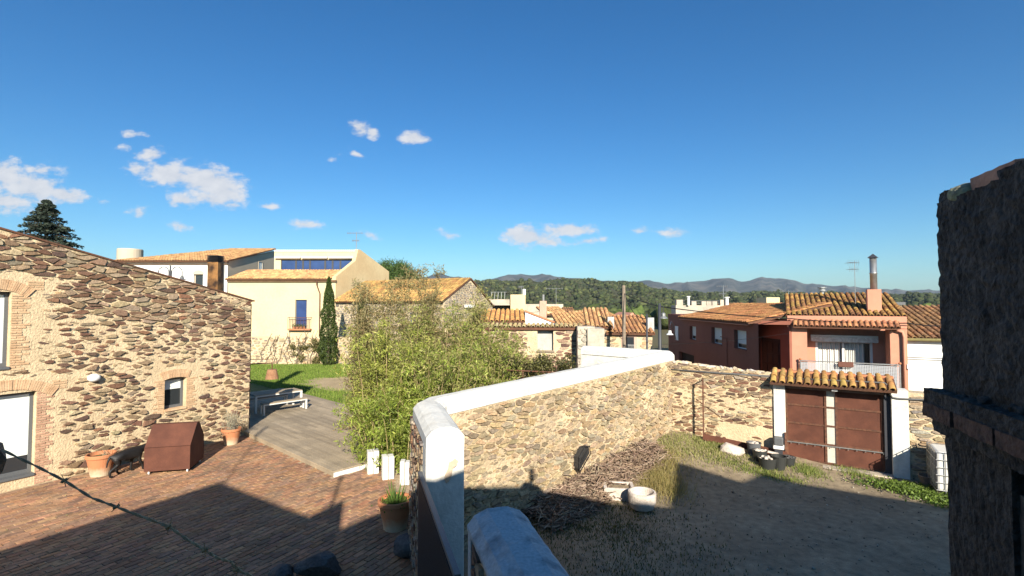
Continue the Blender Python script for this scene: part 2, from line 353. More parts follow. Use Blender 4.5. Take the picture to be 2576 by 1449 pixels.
def brick_arch(parent, fr, uc, half, zspring, rise, bh, n, seed, d=0, mat=None):
    r = random.Random(seed); R = (half*half+rise*rise)/(2*rise); zc = zspring+rise-R; a0 = math.asin(half/R)
    for i in range(n):
        t0 = -a0+2*a0*(i+.06)/n; t1 = -a0+2*a0*(i+.94)/n; p = d+.028+r.uniform(-.006,.006)
        q = [(uc+math.sin(t)*rr, zc+math.cos(t)*rr) for t, rr in ((t0,R),(t1,R),(t1,R+bh),(t0,R+bh))]
        m = MB(); m.fprism(fr, q, d-.03, p); m.build('brick', mat or K['brick'], parent)
# ---------------------------------------------------------------- roof tiles
TM = {}
def tile_mesh(w, l, key, col):
    k = (round(w,3), round(l,3), key)
    if k not in TM:
        m = MB(); m.col = col; n = 6; vs = []
        for (y, rr) in ((0, 1.0), (l, .84)):
            for th in (1.0, .80):
                for i in range(n+1):
                    a = math.pi*i/n; vs.append((-math.cos(a)*w/2*rr*th, y, math.sin(a)*w*.42*rr*th))
        A = lambda i: i; B = lambda i: n+1+i; c_ = lambda i: 2*(n+1)+i
        fs = [(A(i), A(i+1), c_(i+1), c_(i)) for i in range(n)]+[(A(i), B(i), B(i+1), A(i+1)) for i in range(n)]
        fs += [(B(i), B(i)+2*(n+1), B(i+1)+2*(n+1), B(i+1)) for i in range(n)]
        m.add(vs, fs); me = bpy.data.meshes.new('tile'); me.from_pydata(m.v, [], m.f)
        at = me.attributes.new('col', 'FLOAT_COLOR', 'FACE'); at.data.foreach_set('color', np.array([(*c, 1) for c in m.c], dtype=np.float32).ravel())
        me.materials.append(K['tile']); me.polygons.foreach_set('use_smooth', [i < n or i >= 2*n for i in range(3*n)])
        TM[k] = (me, np.array(m.v), m.f)
    return TM[k]
def roof(parent, o, udir, sdir, wid, length, pitch=.22, tl=.36, nobj=300, seed=1, cols=((1,1,1),), skip=None, bed=True, lift=.035, name='roof', hip=0):
    """tiled slope: bed slab (the roof part) with barrel cover tiles in rows; o = lower corner, u along the eave, s up the slope"""
    r = random.Random(seed); o = Vector(o); u = Vector(udir).normalized(); s = Vector(sdir).normalized(); n = u.cross(s)
    if n.z < 0: n = -n
    m = MB(); q = [o, o+u*wid, o+u*wid+s*length, o+u*wid*hip+s*length]
    m.hexa([p-n*.10 for p in q]+[p+n*.005 for p in q]); part = m.build(name, K['tilebed'], parent)
    nu = max(1, int(round(wid/pitch))); ns = max(1, int(math.ceil(length/(tl*.86)))); cnt = 0
    allp = [(j, i) for j in range(ns) for i in range(nu)]
    VV, FF, CC = [], [], []
    for (j, i) in allp:
        if skip and skip((i+.5)/nu, (j+.5)/ns): continue
        ci = r.randrange(len(cols)); c = cols[ci]; me, mv, mf = tile_mesh(pitch*.74, tl, ci, c)
        p = o+u*((i+.5)*wid/nu+r.uniform(-.008,.008))+s*(j*length/ns-.05)+n*(lift+r.uniform(-.006,.008))
        y = (s+n*-.04+u*r.uniform(-.03,.03)).normalized(); z = u.cross(y); z = z if z.dot(n) > 0 else -z; x = y.cross(z)
        mt = Matrix(((x.x,y.x,z.x,p.x),(x.y,y.y,z.y,p.y),(x.z,y.z,z.z,p.z),(0,0,0,1)))
        if cnt < nobj:
            ob = bpy.data.objects.new('tile', me); C.link(ob); ob.parent = part
            mt.translation = p-WL[part.name]; ob.matrix_local = mt
        else:
            k = len(VV)*mv.shape[0]; VV.append(mv @ np.array(mt.to_3x3()).T+np.array(p)); FF.append(np.array(mf)+k)
            q = r.uniform(.78,1.22); CC.append(np.tile(np.array(c)*q, (len(mf),1)))
        cnt += 1
    if VV: nmesh('tile_rows', np.vstack(VV), np.vstack(FF), K['tile'], part, col=np.vstack(CC), kind='stuff')
    return part
def roughen(o, lv=5, st=.03, size=.06, seed=0):
    s = o.modifiers.new('sub','SUBSURF'); s.subdivision_type = 'SIMPLE'; s.levels = lv; s.render_levels = lv
    tx = bpy.data.textures.new('rough', 'CLOUDS'); tx.noise_scale = size; tx.noise_depth = 4; d = o.modifiers.new('disp','DISPLACE'); d.texture = tx; d.strength = st; d.mid_level = .5; d.texture_coords = 'GLOBAL'; return o
# ---------------------------------------------------------------- foliage
def leaf_arrays(cen, ln, wd, rg, droop=0.0, flat=0.0, lvar=.35):
    n = len(cen); a = rg.normal(size=(n,3)); a[:,2] = a[:,2]*(1-flat)-droop; a /= np.linalg.norm(a, axis=1)[:,None]
    b = rg.normal(size=(n,3)); b -= (b*a).sum(1)[:,None]*a; b[:,2] *= (1-flat); b /= np.linalg.norm(b, axis=1)[:,None]+1e-6
    L = ln*(1+rg.uniform(-lvar, lvar, n))[:,None]; w = wd*(1+rg.uniform(-lvar, lvar, n))[:,None]
    V = np.stack([cen-a*L*.5, cen+b*w*.5, cen+a*L*.5, cen-b*w*.5], 1).reshape(-1,3)
    return V, np.arange(4*n).reshape(n,4)
def pick(rg, n, pal, k=.25): return np.array(pal)[rg.integers(0, len(pal), n)]*rg.uniform(1-k, 1+k, n)[:,None]
def blades(rg, xy, z, h, w, lean=.35):
    n = len(xy); H = h*rg.uniform(.5,1.4,n); a = rg.uniform(0,2*np.pi,n); b = rg.uniform(0,2*np.pi,n); le = rg.uniform(0,lean,n)*H
    base = np.column_stack([xy, np.broadcast_to(z, n)]); dx = np.column_stack([np.cos(a),np.sin(a),np.zeros(n)])*w/2
    top = base+np.column_stack([np.cos(b)*le, np.sin(b)*le, H])
    V = np.stack([base-dx, base+dx, top], 1).reshape(-1,3); return V, np.arange(3*n).reshape(n,3)
GREENS = [(.09,.16,.025),(.12,.19,.03),(.15,.20,.04),(.07,.12,.02)]
DRY = [(.36,.29,.10),(.30,.23,.09),(.40,.33,.15),(.24,.22,.07)]
def rock(name, c, sx, sy, sz, seed, mat, parent=None, sub=2, rot=0, rough=.18, **t):
    bm = bmesh.new(); bmesh.ops.create_icosphere(bm, subdivisions=sub, radius=1); r = random.Random(seed)
    pl = [(Vector((r.gauss(0,1), r.gauss(0,1), r.gauss(0,.8))).normalized(), r.uniform(.62,.92)) for _ in range(9)]
    for v in bm.verts:
        for nn, dd in pl:
            q = v.co.dot(nn)-dd
            if q > 0: v.co -= nn*q
        v.co += v.co.normalized()*r.uniform(-rough,rough)*(.25 if sub < 3 else .10)
        v.co = Vector((v.co.x*sx, v.co.y*sy, v.co.z*sz))
        v.co.rotate(Matrix.Rotation(rot, 3, 'Z'))
    mz = min(v.co.z for v in bm.verts)
    L = WL[parent.name] if parent is not None else Vector(c); off = Vector(c)-L
    for v in bm.verts: v.co.z -= mz*.92; v.co += off
    me = bpy.data.meshes.new(name); bm.to_mesh(me); bm.free(); me.materials.append(mat)
    at = me.attributes.new('col', 'FLOAT_COLOR', 'FACE'); at.data.foreach_set('color', np.ones(4*len(me.polygons), dtype=np.float32))
    return link(name, me, parent, L if parent is None else (0,0,0), **t)
# ================================================================ THE SETTING
def sheet(name, pts, mat, z=0.0, **t):
    m = MB(); m.add([(x, y, z) for x, y in pts], [tuple(range(len(pts)))]); return m.build(name, mat, origin=(pts[0][0], pts[0][1], z), kind='structure', **t)
# left house line, courtyard frame
LB0, LB1 = G(80, 1220), G(625, 1090)
tL = (LB1-LB0).normalized(); FL = Fr(LB1, tL, (1, -.5))            # u = 0 at the far corner, negative towards the camera
sheet('ground', [(math.cos(a*math.pi/36)*4900, math.sin(a*math.pi/36)*4900) for a in range(72)], K['soil'], -.08)
court = sheet('courtyard_paving', [(-17,4),(-.9,4),(-1.0,7.2),(-1.5,9.1),(-1.2,14.5),(-6,20),(-16,20)], K['pavebed'], -.014)
sheet('lawn', [(-26,17.5),(-4,17.5),(1,24),(0,36),(-8,46),(-26,46)], K['turf'], -.03)
bare = MB(); rr = random.Random(3); ps = []
for i in range(40):
    a = 2*math.pi*i/40; q = 1+rr.uniform(-.16,.16); ps.append((-9.2+3.4*math.cos(a)*q, 29.5+2.6*math.sin(a)*q+(.35*3.4*math.cos(a)*q*-.6)))
sheet('bare_earth', ps, M('sandy_earth', (.50,.38,.22), (.40,.30,.17), nsc=1, var=.2, bump=.4), -.018)
# right-hand yard, rising to the corner of the walls
BC = (5.3, 16.5)
def yz(x, y):
    d = math.hypot((x-BC[0])*.8, y-BC[1]); k = max(0, 1-d/4.6); return .46*k*k*(3-2*k)
def yard():
    nx, ny = 70, 80; V = []; Fc = []
    for j in range(ny+1):
        for i in range(nx+1):
            x = -1.2+17.2*i/nx; y = 1.0+18*j/ny
            V.append((x, y, yz(x, y)+.018*math.sin(x*3.1+y*1.7)*math.sin(y*2.3-x)))
    for j in range(ny):
        for i in range(nx):
            cx, cy = -1.2+17.2*(i+.5)/nx, 1+18*(j+.5)/ny
            if cx-(-1.3) < (cy-9.0)*.868-.25 and cy > 9: continue          # behind the white-topped wall
            if cy < 9 and cx < -.95-.24*(cy-7): continue
            Fc.append((j*(nx+1)+i, j*(nx+1)+i+1, (j+1)*(nx+1)+i+1, (j+1)*(nx+1)+i))
    m = MB(); m.add(V, Fc)
    mt = M('yard_earth', (.36,.285,.185), (.27,.21,.135), nsc=.8, var=.32, vsc=6, bump=.7, bsc=40, dist=.04, detail=9)
    return m.build('yard_ground', mt, origin=(6,10,0), smooth=True, kind='structure')
yard()
# pavers, running bond along the left house
def pavers():
    r = random.Random(11); L_, Wd = .295, .142; items = []
    n = Vector((tL.y, -tL.x, 0)); dk = [Vector((-4.79,13.4,0)), Vector((-.74,.67,0)), Vector((.67,.74,0))]
    for j in range(2, 100):
        for i in range(-75, 14):
            p = LB1+tL*((i+.5*(j % 2))*L_)+n*(j*Wd-.1)
            if p.y < 7.6 or p.x > -1.2-.24*max(0, p.y-7.2)*.9+.1: continue
            q = p-dk[0]
            if q.dot(dk[2]) > 0.02 and (q.dot(dk[1]) > -.06 or q.dot(dk[2]) > 1.5-.45*q.dot(dk[1])*-1): continue
            px = CX+p.x/p.y*F
            if px < -40: continue
            items.append((p, (p-Vector((-6.5,12.2,0))).length))
    cl = [(1,1,1),(1.12,1.08,1.0),(.85,.85,.88),(1.2,1.12,1.05),(.95,.9,.85),(.72,.75,.8),(1.08,.95,.85)]
    items.sort(key=lambda q: q[1]); var = []
    def geo(m, p, h, tx, ty):
        a, b = L_/2-.008, Wd/2-.008
        vs = [p+tL*x+n*y+Vector((0,0,-.03)) for x, y in ((-a,-b),(a,-b),(a,b),(-a,b))]
        vs += [p+tL*x+n*y+Vector((0,0,h+x*tx+y*ty)) for x, y in ((-a+.005,-b+.005),(a-.005,-b+.005),(a-.005,b-.005),(-a+.005,b-.005))]
        m.add(vs, [(4,5,6,7),(0,1,5,4),(1,2,6,5),(2,3,7,6),(3,0,4,7)])
    for k in range(10):
        m = MB(); m.col = jit(cl[k % 7], r, .1); geo(m, Vector((0,0,0)), r.uniform(-.004,.006), r.uniform(-.03,.03), r.uniform(-.05,.05))
        me = bpy.data.meshes.new('paver'); me.from_pydata(m.v, [], m.f); me.materials.append(K['paver'])
        at = me.attributes.new('col','FLOAT_COLOR','FACE'); at.data.foreach_set('color', np.array([(*c,1) for c in m.c], dtype=np.float32).ravel()); var.append(me)
    rest = MB()
    for k, (p, d) in enumerate(items):
        if k < 300:
            o = bpy.data.objects.new('paver', r.choice(var)); C.link(o); o.parent = court; o.location = p-WL[court.name]
        else:
            rest.col = jit(r.choice(cl), r, .1); geo(rest, p, r.uniform(-.004,.006), r.uniform(-.03,.03), r.uniform(-.05,.05))
    rest.build('paver_rows', K['paver'], court, kind='stuff')
pavers()
def litter():
    rg = np.random.default_rng(41); n = 900; x = rg.uniform(-12,-1.8,n); y = rg.uniform(8,16.5,n); V, Fq = leaf_arrays(np.column_stack([x,y,np.full(n,.016)]), .045, .03, rg, flat=.93)
    nmesh('leaf_litter', V, Fq, K['stick'], origin=(-6,12,0), col=pick(rg,n,[(.30,.20,.10),(.42,.34,.22),(.20,.12,.07),(.34,.30,.12)]), label='small dry leaves and crumbs scattered over the brick paving', cat='leaf litter', kind='stuff')
litter()
# ---------------------------------------------------------------- left stone house
hl = thing('stone_house', LB1, 'tall gabled house of brown rubble stone in cream mortar beside the brick courtyard', 'house')
uE, zE = FL.uv(642, 757); _, zA = FL.uv(2, 577); uA, _ = FL.uv(2, 577); slope = (zA-zE)/(uA-0)
ztopL = lambda u: zE+slope*u
UL = -11.0
wins = {}
wins['w'] = FL.uv(413, 1032)+FL.uv(469, 947); wins['d'] = FL.uv(-60, 1222)+FL.uv(92, 983); wins['u'] = FL.uv(-60, 930)+FL.uv(29, 734)
H3 = []
for k in ('w','d','u'):
    a, z0, b, z1 = wins[k]; H3.append((a, b, max(z0, .0), z1))
def wall_with_holes(m, fr, u0, u1, ztop, holes, d0=-.45, d1=0):
    us = sorted({u0, u1, *[h[0] for h in holes], *[h[1] for h in holes]}); us = [u for u in us if u0 <= u <= u1]
    for a, b in zip(us, us[1:]):
        mid = (a+b)/2; hs = sorted([h for h in holes if h[0] < mid < h[1]], key=lambda h: h[2]); z = -.1
        for h in hs+[None]:
            if h is None: m.fprism(fr, [(a,z),(b,z),(b,ztop(b)),(a,ztop(a))], d0, d1)
            else:
                if h[2] > z+.01: m.fprism(fr, [(a,z),(b,z),(b,h[2]),(a,h[2])], d0, d1)
                z = h[3]
m = MB(); wall_with_holes(m, FL, UL, 0, ztopL, H3)
back = FL.n3*-8.0
m.prism([FL.pt(0,-.45,-.1), FL.pt(0,-.45,ztopL(0)), FL.pt(-.4,-.45,ztopL(-.4)), FL.pt(-.4,-.45,-.1)], back)
wl = m.build('wall', K['mortar'], hl)
def keepL(u, z, r):
    t = ztopL(u)-z
    q = .30 if t > 1.55 and z > .4 else 0.04
    if u > -.9: q = .06
    if r.random() < q: return 0
    if t < 1.55: return r.uniform(.84,.97)
    return r.choice((r.uniform(.74,.92), r.uniform(.42,.72), r.uniform(.55,.8)))
pad = []
(a,b,c,d_) = H3[0]; pad.append((a-.30, b+.34, c-.05, d_+.36))
(a,b,c,d_) = H3[1]; pad.append((a-.3, b+.42, c-.3, d_+.36)); pad.append((b-.1, b+.75, d_-.02, d_+.3)); pad.append((b+.3,b+.72,.55,1.15))
(a,b,c,d_) = H3[2]; pad.append((a-.3, b+.50, c-.1, d_+.42)); pad.append((b-.1,b+.75,d_,d_+.3))
masonry(wl, FL, UL+4.2, .028, .02, ztopL, .31, .106, BROWN, 21, keepL, pad, nobj=300, proud=(.02,.075))
masonry(wl, FL, UL+4.2, 0, .02, ztopL, .15, .052, BROWN+TAN, 22, lambda u,z,r: 0 if r.random() < (.30 if ztopL(u)-z < 1.5 else .62) else r.uniform(.55,.9), pad, nobj=0, proud=(.006,.02))
# quoin edge of the far corner shows rusty trim
def wavy(m, fr, u, z0, z1, w, d0, d1, seed):
    r = random.Random(seed); n = 26; L_ = [(u+r.uniform(-.03,.015), z0+(z1-z0)*i/n) for i in range(n+1)]
    m.fprism(fr, L_+[(u+w, z1),(u+w, z0)], d0, d1)
m = MB(); wavy(m, FL, .012, .0, ztopL(0)-.1, .075, -.34, -.08, 5); m.build('corner_trim', K['rust'], hl)
# openings
def opening(key, par, panes, hole, blind=None):
    a, b, z0, z1 = hole; fw = .075; dd = -.20
    o = MB(); o.fbox(FL, a, b, dd-.03, dd+.03, z0, z0+fw*1.3); o.fbox(FL, a, b, dd-.03, dd+.03, z1-fw, z1); o.fbox(FL, a, a+fw, dd-.028, dd+.028, z0, z1); o.fbox(FL, b-fw, b, dd-.028, dd+.028, z0, z1)
    w = o.build('window', K['grey'], par, bevel=.006)
    p = MB(); p.fbox(FL, a+fw*.8, b-fw*.8, dd-.012, dd-.004, z0+fw, z1-fw*.8); p.build('pane', K['glass'], w)
    if blind:
        p = MB(); zz = z0+(z1-z0)*blind; p.fbox(FL, a+fw*.9, b-fw*.9, dd-.003, dd+.004, zz, z1-fw*.9); p.build('blind', K['blind'], w)
    s = MB(); s.fbox(FL, a-.0, b+.0, dd+.03, .045, z0-.05, z0+.012); s.build('sill', K['grey'] if key != 'w' else K['brick'], w)
    return w
w1 = opening('w', hl, 1, H3[0], .62); opening('d', hl, 1, H3[1], .22); opening('u', hl, 1, H3[2], .05)
m = MB(); a, b, z0, z1 = H3[0]; m.lathe(FL.pt((a+b)/2-.08, -.30, z0+.02), [(.035,0),(.05,.1),(.045,.1)], 10); 
bricks_rect(wl, FL, b, b+.20, z0-.12, z1+.02, .21, .062, 3, ragged=.13, side=1); bricks_rect(wl, FL, a-.20, a, z0-.12, z1+.02, .21, .062, 4, ragged=.12, side=-1)
brick_arch(wl, FL, (a+b)/2, (b-a)/2+.06, z1-.05, .07, .25, 17, 5)
a, b, z0, z1 = H3[1]; bricks_rect(wl, FL, b, b+.20, .0, z1-.02, .21, .062, 6, ragged=.16, side=1, mat=M('rose_brick', (.55,.34,.23), (.47,.26,.17), nsc=6, var=.2, objr=.15))
brick_arch(wl, FL, (a+b)/2, (b-a)/2+.30, z1-.17, .26, .25, 40, 7)
bricks_rect(wl, FL, b+.32, b+.62, z1-.02, z1+.24, .27, .062, 8)
a, b, z0, z1 = H3[2]; bricks_rect(wl, FL, b, b+.22, z0-.1, z1-.02, .24, .062, 9, ragged=.16, side=1); brick_arch(wl, FL, (a+b)/2, (b-a)/2+.28, z1-.14, .2, .26, 34, 10); bricks_rect(wl, FL, b+.30, b+.62, z1+.05, z1+.31, .27, .062, 12)
# roof: thin verge of slabs over the gable, slope goes back behind it
sd = Vector((FL.t.x*1, FL.t.y*1, slope)).normalized()
m = MB(); p0, p1 = FL.pt(UL, .05, ztopL(UL)+.005), FL.pt(.12, .05, ztopL(.12)+.005)
m.hexa([p0, p1, p1+back, p0+back]+[q+Vector((0,0,.045)) for q in (p0, p1, p1+back, p0+back)]); rf = m.build('roof', K['tilebed'], hl)
# steel chimney
cp = D(541, 724, 20.5); cy = 20.5; s20 = cy/F
m = MB(); zt = D(541, 660, cy).z; m.box((cp.x-13*s20, cy-.2, 3.2), (cp.x+13*s20, cy+.22, zt)); ch = m.build('chimney', M('heat_stained_steel', (.34,.17,.06), (.05,.03,.02), nsc=2.4, mixlo=.4, mixhi=.62, var=.2, rough=.5, metal=.4, bump=.05), rf, bevel=.01)
for k in range(5):
    m = MB(); z = zt+.015+k*.055; m.hexa([(cp.x-14.5*s20, cy-.24, z),(cp.x+14.5*s20, cy-.24, z),(cp.x+14.5*s20, cy+.26, z),(cp.x-14.5*s20, cy+.26, z),(cp.x-12.5*s20, cy-.2, z+.042),(cp.x+12.5*s20, cy-.2, z+.042),(cp.x+12.5*s20, cy+.22, z+.042),(cp.x-12.5*s20, cy+.22, z+.042)]); m.build('chimney_louvre', K['black'], rf)
# round wall lamp
u, z = FL.uv(234, 950); m = MB(); prof = [(.0,.16),(.07,.155),(.125,.12),(.15,.06),(.15,.0)]
vs = []; n = 16
for rr_, hh in prof:
    for k in range(n):
        q = 2*math.pi*k/n; vs.append(FL.pt(u+rr_*math.cos(q), .03+hh, z+rr_*.75*math.sin(q)))
m.add(vs, [(i*n+k, i*n+(k+1) % n, (i+1)*n+(k+1) % n, (i+1)*n+k) for i in range(len(prof)-1) for k in range(n)]); m.build('wall_lamp', K['whitepaint'], hl, smooth=True)
# lamp on an arm, from the hidden end wall of the house
def arm_lamp():
    b = D(684, 953, 19.3); t = thing('hanging_lamp', (b.x, b.y, b.z), 'rusty bucket-shaped lamp hanging on an iron arm from the house corner', 'lamp'); 
    top = D(684, 930, 19.3); m = MB(); m.lathe(b, [(.245,0),(.17,.36),(.15,.37),(.0,.37)], 18); m.build('lamp_shade', M('rust_orange_steel', (.36,.20,.11), (.26,.13,.07), nsc=6, var=.2), t, smooth=False)
    az = b.z+.62; c0 = FL.pt(.0,-1.0,az+.05)
    m = MB(); m.tube([(b.x, b.y, b.z+.36), (b.x, b.y, az)], .02); m.tube([(b.x+.02, b.y, az), (c0.x, c0.y, az+.03)], .022); m.tube([(b.x, b.y, az+.14), (c0.x, c0.y, az+.22)], .012); m.tube([(b.x, b.y, az), (b.x, b.y, az+.14)], .012); m.build('arm', K['rust'], t)
arm_lamp()
# ---------------------------------------------------------------- deck
dA = Vector((-4.79,13.4,0)); dT = Vector((-.74,.67,0)).normalized(); dN = Vector((.67,.74,0)).normalized()
def deck():
    t = thing('timber_deck', dA, 'low deck of long grey weathered boards beside the stone house', 'deck'); r = random.Random(8)
    FD = Fr(dA, dT, -dN); m = MB(); m.fbox(FD, .06, 14.5, -4.72, -.05, -.05, .105); m.build('base', K['wood'], t)
    m = MB(); m.fbox(Fr(dA, dN, -dT), -.0, 3.6, -.02, .02, -.02, .10); m.build('white_fascia', K['whitepaint'], t)
    m = MB(); m.fbox(FD, .0, 14.5, -.02, .0, .0, .10); m.build('fascia', K['deck'], t)
    wd = .145; k = 0
    while k*wd < 4.7:
        x = -r.uniform(0, 2.5)
        while x < 14.5:
            e = min(x+r.choice((3.0, 3.6, 2.4)), 14.5); a = max(x, -.02)
            if e > a+.1:
                m = MB(); z = .15+r.uniform(-.003,.003); m.fbox(FD, a+.003, e-.003, -(k+1)*wd+.005, -k*wd-.001+(.02 if k == 0 else 0), .112, z); m.build('board', K['deck'], t)
            x = e
        k += 1
deck()
# ---------------------------------------------------------------- table and benches
def table_set():
    def tbl(name, lab, cat, c, ln, wd, h, leg, white=.0):
        c = Vector((c[0], c[1], .155)); t = thing(name, c, lab, cat); fr = Fr(c, dN, -dT)
        n = max(3, int(wd/.11))
        for i in range(n):
            m = MB(); a = -wd/2+wd*i/n; m.fbox(fr, -ln/2, ln/2, a+.006, a+wd/n-.006, c.z+h-.03, c.z+h); m.build('slat', K['deck'], t)
        fmat = M('white_metal', (.72,.72,.68), var=.05, bump=0, rough=.5)
        m = MB(); m.fbox(fr, -ln/2, ln/2, -wd/2-.012, -wd/2+.02, c.z+h-.07, c.z+h-.032); m.fbox(fr, -ln/2, ln/2, wd/2-.02, wd/2+.012, c.z+h-.07, c.z+h-.032)
        m.fbox(fr, -ln/2, -ln/2+.04, -wd/2+.02, wd/2-.02, c.z+h-.07, c.z+h-.032); m.fbox(fr, ln/2-.04, ln/2, -wd/2+.02, wd/2-.02, c.z+h-.07, c.z+h-.032); m.build('frame', fmat, t)
        for sx in (-1, 1):
            for sy in (-1, 1):
                m = MB(); a = sx*(ln/2-leg/2); b = sy*(wd/2-leg/2); m.fbox(fr, a-leg/2, a+leg/2, b-leg/2, b+leg/2, c.z, c.z+h-.071); m.build('leg', fmat, t)
    cc = Vector((-10.15, 21.3, 0))
    tbl('picnic_table', 'slatted table with white metal legs standing on the deck', 'table', cc, 1.95, .85, .74, .075)
    tbl('bench', 'low slatted bench in front of the deck table, half in sun', 'bench', cc-dT*.78+dN*.05, 1.8, .33, .45, .06)
    tbl('bench', 'low slatted bench behind the deck table, in the house shadow', 'bench', cc+dT*.78-dN*.1, 1.8, .33, .45, .06)
table_set()
# ---------------------------------------------------------------- white-topped garden wall
WP = [Vector((-.97,7.15,2.70)), Vector((-1.55,9.10,2.72)), Vector((5.22,16.72,2.90)), Vector((2.75,18.75,2.90))]
COP = [(.272,-.13),(.272,.03),(.20,.115),(.09,.165),(-.09,.165),(-.20,.115),(-.272,.03),(-.272,-.13)]
gw = thing('garden_wall', (WP[1].x, WP[1].y, 0), 'long rubble stone wall with a rounded white coping bending round the bamboo garden', 'wall')
WA0, WA1 = WP[1], WP[2]
FA = Fr(WA0, (WA1-WA0).to_2d(), (1,-1)); LA = (WA1-WA0).length
m = MB(); m.fprism(FA, [(-.1,-.1),(LA+.05,-.1),(LA+.05,2.80),(-.1,2.62)], -.25, .25); core = m.build('wall', K['mortar_grey'], gw)
m = MB(); m.sweep([WP[1], WP[2]], COP)
# one coping along the whole bend
m = MB(); m.sweep([WP[0]+Vector((.025,-.078,0)), WP[1]-Vector((-.05,.16,0)), WP[1]+(WP[2]-WP[1]).normalized()*.16, WP[2]], COP)
roughen(m.build('coping', K['white'], gw, smooth=False), 5, .014, .25)
m = MB(); m.sweep([WP[2], WP[3]], COP); roughen(m.build('coping', K['white'], gw), 5, .014, .22)
FD2 = Fr(WP[2], (WP[3]-WP[2]).to_2d(), (-1,-1)); m = MB(); m.fbox(FD2, .0, 3.2, -.24, .24, -.1, 2.75); m.build('rendered_wall', K['white'], gw)
# end pier and the short arm behind it
F0 = Fr(WP[0], (WP[1]-WP[0]).to_2d(), (-1,0)); L0 = (WP[1]-WP[0]).length
m = MB(); m.fprism(F0, [(-.08,-.1),(.32,-.1),(.32,2.575),(-.08,2.575)], -.274, .274); pier = m.build('pier', K['white'], gw, bevel=.015)
m = MB(); pp = FA.pt(0,0,0); fp = Fr(WP[0]+Vector((.02,-.083,0)), (1,-.24), (0,-1)); m.fprism(fp, [(.02,2.08),(.06,2.11),(.10,2.20),(.12,2.30),(.18,2.35),(.20,2.41),(.15,2.44),(.10,2.40),(.06,2.38),(.05,2.30),(.01,2.22),(-.01,2.14)], .0, .004); m.build('bare_plaster_patch', M('bare_plaster', (.56,.44,.32), var=.1), gw)
m = MB(); m.fprism(F0, [(.30,-.1),(L0+.1,-.1),(L0+.1,2.60),(.30,2.58)], -.25, .25); arm = m.build('wall', K['mortar_grey'], gw)
masonry(arm, F0, .32, L0+.25, 0, 2.55, .14, .075, BROWN+GREY, 31, lambda u, z, r: r.uniform(.82,.95), d=.25, nobj=150, proud=(.02,.06))
F0r = Fr(WP[0], (WP[1]-WP[0]).to_2d(), (1,0)); m = MB(); m.fbox(F0r, .32, L0, .25, .262, 0, 2.6); m.build('plaster', M('pink_plaster', (.58,.44,.32), (.5,.38,.28), nsc=2, var=.1), gw)
zA_ = lambda u: 2.56+.18*u/LA
def keepA(u, z, r):
    q = math.sin(u*1.9+1.3)*math.sin(z*3.0+u*.7)
    if q > .32 and r.random() < .5: return 0
    if u > LA-1.0 and u < LA-.86: return 0
    return r.uniform(.74,.93) if q < .2 else r.uniform(.5,.8)
masonry(core, FA, .5, LA-.02, lambda u: yz(*FA.pt(u,.3,0).to_2d())*.9, zA_, .27, .088, TAN, 41, keepA, d=.25, nobj=300, proud=(.016,.06))
masonry(core, FA, .5, LA-.02, .0, zA_, .125, .045, TAN, 42, lambda u,z,r: 0 if r.random() < .4 else r.uniform(.6,.92), d=.25, nobj=0, proud=(.005,.018))
# ---------------------------------------------------------------- near wall with shaded coping, steel gate in the gap
NW0, NW1 = Vector((-.125,4.27,2.73)), Vector((.46,2.2,2.73))
COPN = [(.262,-.005),(.262,.03),(.20,.10),(.09,.145),(-.09,.145),(-.20,.10),(-.262,.03),(-.262,-.005)]; nw = thing('low_wall', (NW0.x, NW0.y, 0), 'thick stone wall with stained white rounded coping in deep shade', 'wall')
FN = Fr(NW0, (NW1-NW0).to_2d(), (-1,0)); LN = (NW1-NW0).length
m = MB(); m.fprism(FN, [(.1,-.1),(LN,-.1),(LN,2.72),(.1,2.72)], -.22, .22); c2 = m.build('wall', K['mortar_grey'], nw)
masonry(c2, FN, .12, LN, 1.0, 2.71, .2, .1, BROWN, 51, d=.22, nobj=80)
m = MB(); m.sweep([NW0, NW0.lerp(NW1,.4), NW1], COPN); roughen(m.build('coping', K['whiteshade'], nw), 5, .02, .12)
m = MB(); m.fprism(FN, [(-.02,-.1),(.10,-.1),(.10,2.724),(-.02,2.724)], -.25, .25); m.build('end_pier', K['whiteshade'], nw)
sg = thing('steel_gate', (-.9,5.8,0), 'dark grey ribbed steel gate leaf closing the gap in the wall', 'gate')
ga, gb = Vector((-1.29,7.0,0)), Vector((-.47,4.35,0)); FG = Fr(ga, (gb-ga).to_2d(), (-1,0)); LG = (gb-ga).length
m = MB(); m.fbox(FG, 0, LG, -.012, .012, .08, 2.22); m.build('sheet', K['darkmetal'], sg)
m = MB(); m.fbox(FG, 0, LG, -.028, .028, 2.22, 2.27); m.fbox(FG, LG-.05, LG, -.028, .028, .05, 2.22); m.fbox(FG, 0, .05, -.028, .028, .05, 2.22); m.build('frame', K['grey'], sg)
for i in range(46):
    m = MB(); a = .06+i*(LG-.12)/46; m.fbox(FG, a, a+.022, .012, .03, .1, 2.2); m.build('rib', K['darkmetal'], sg)
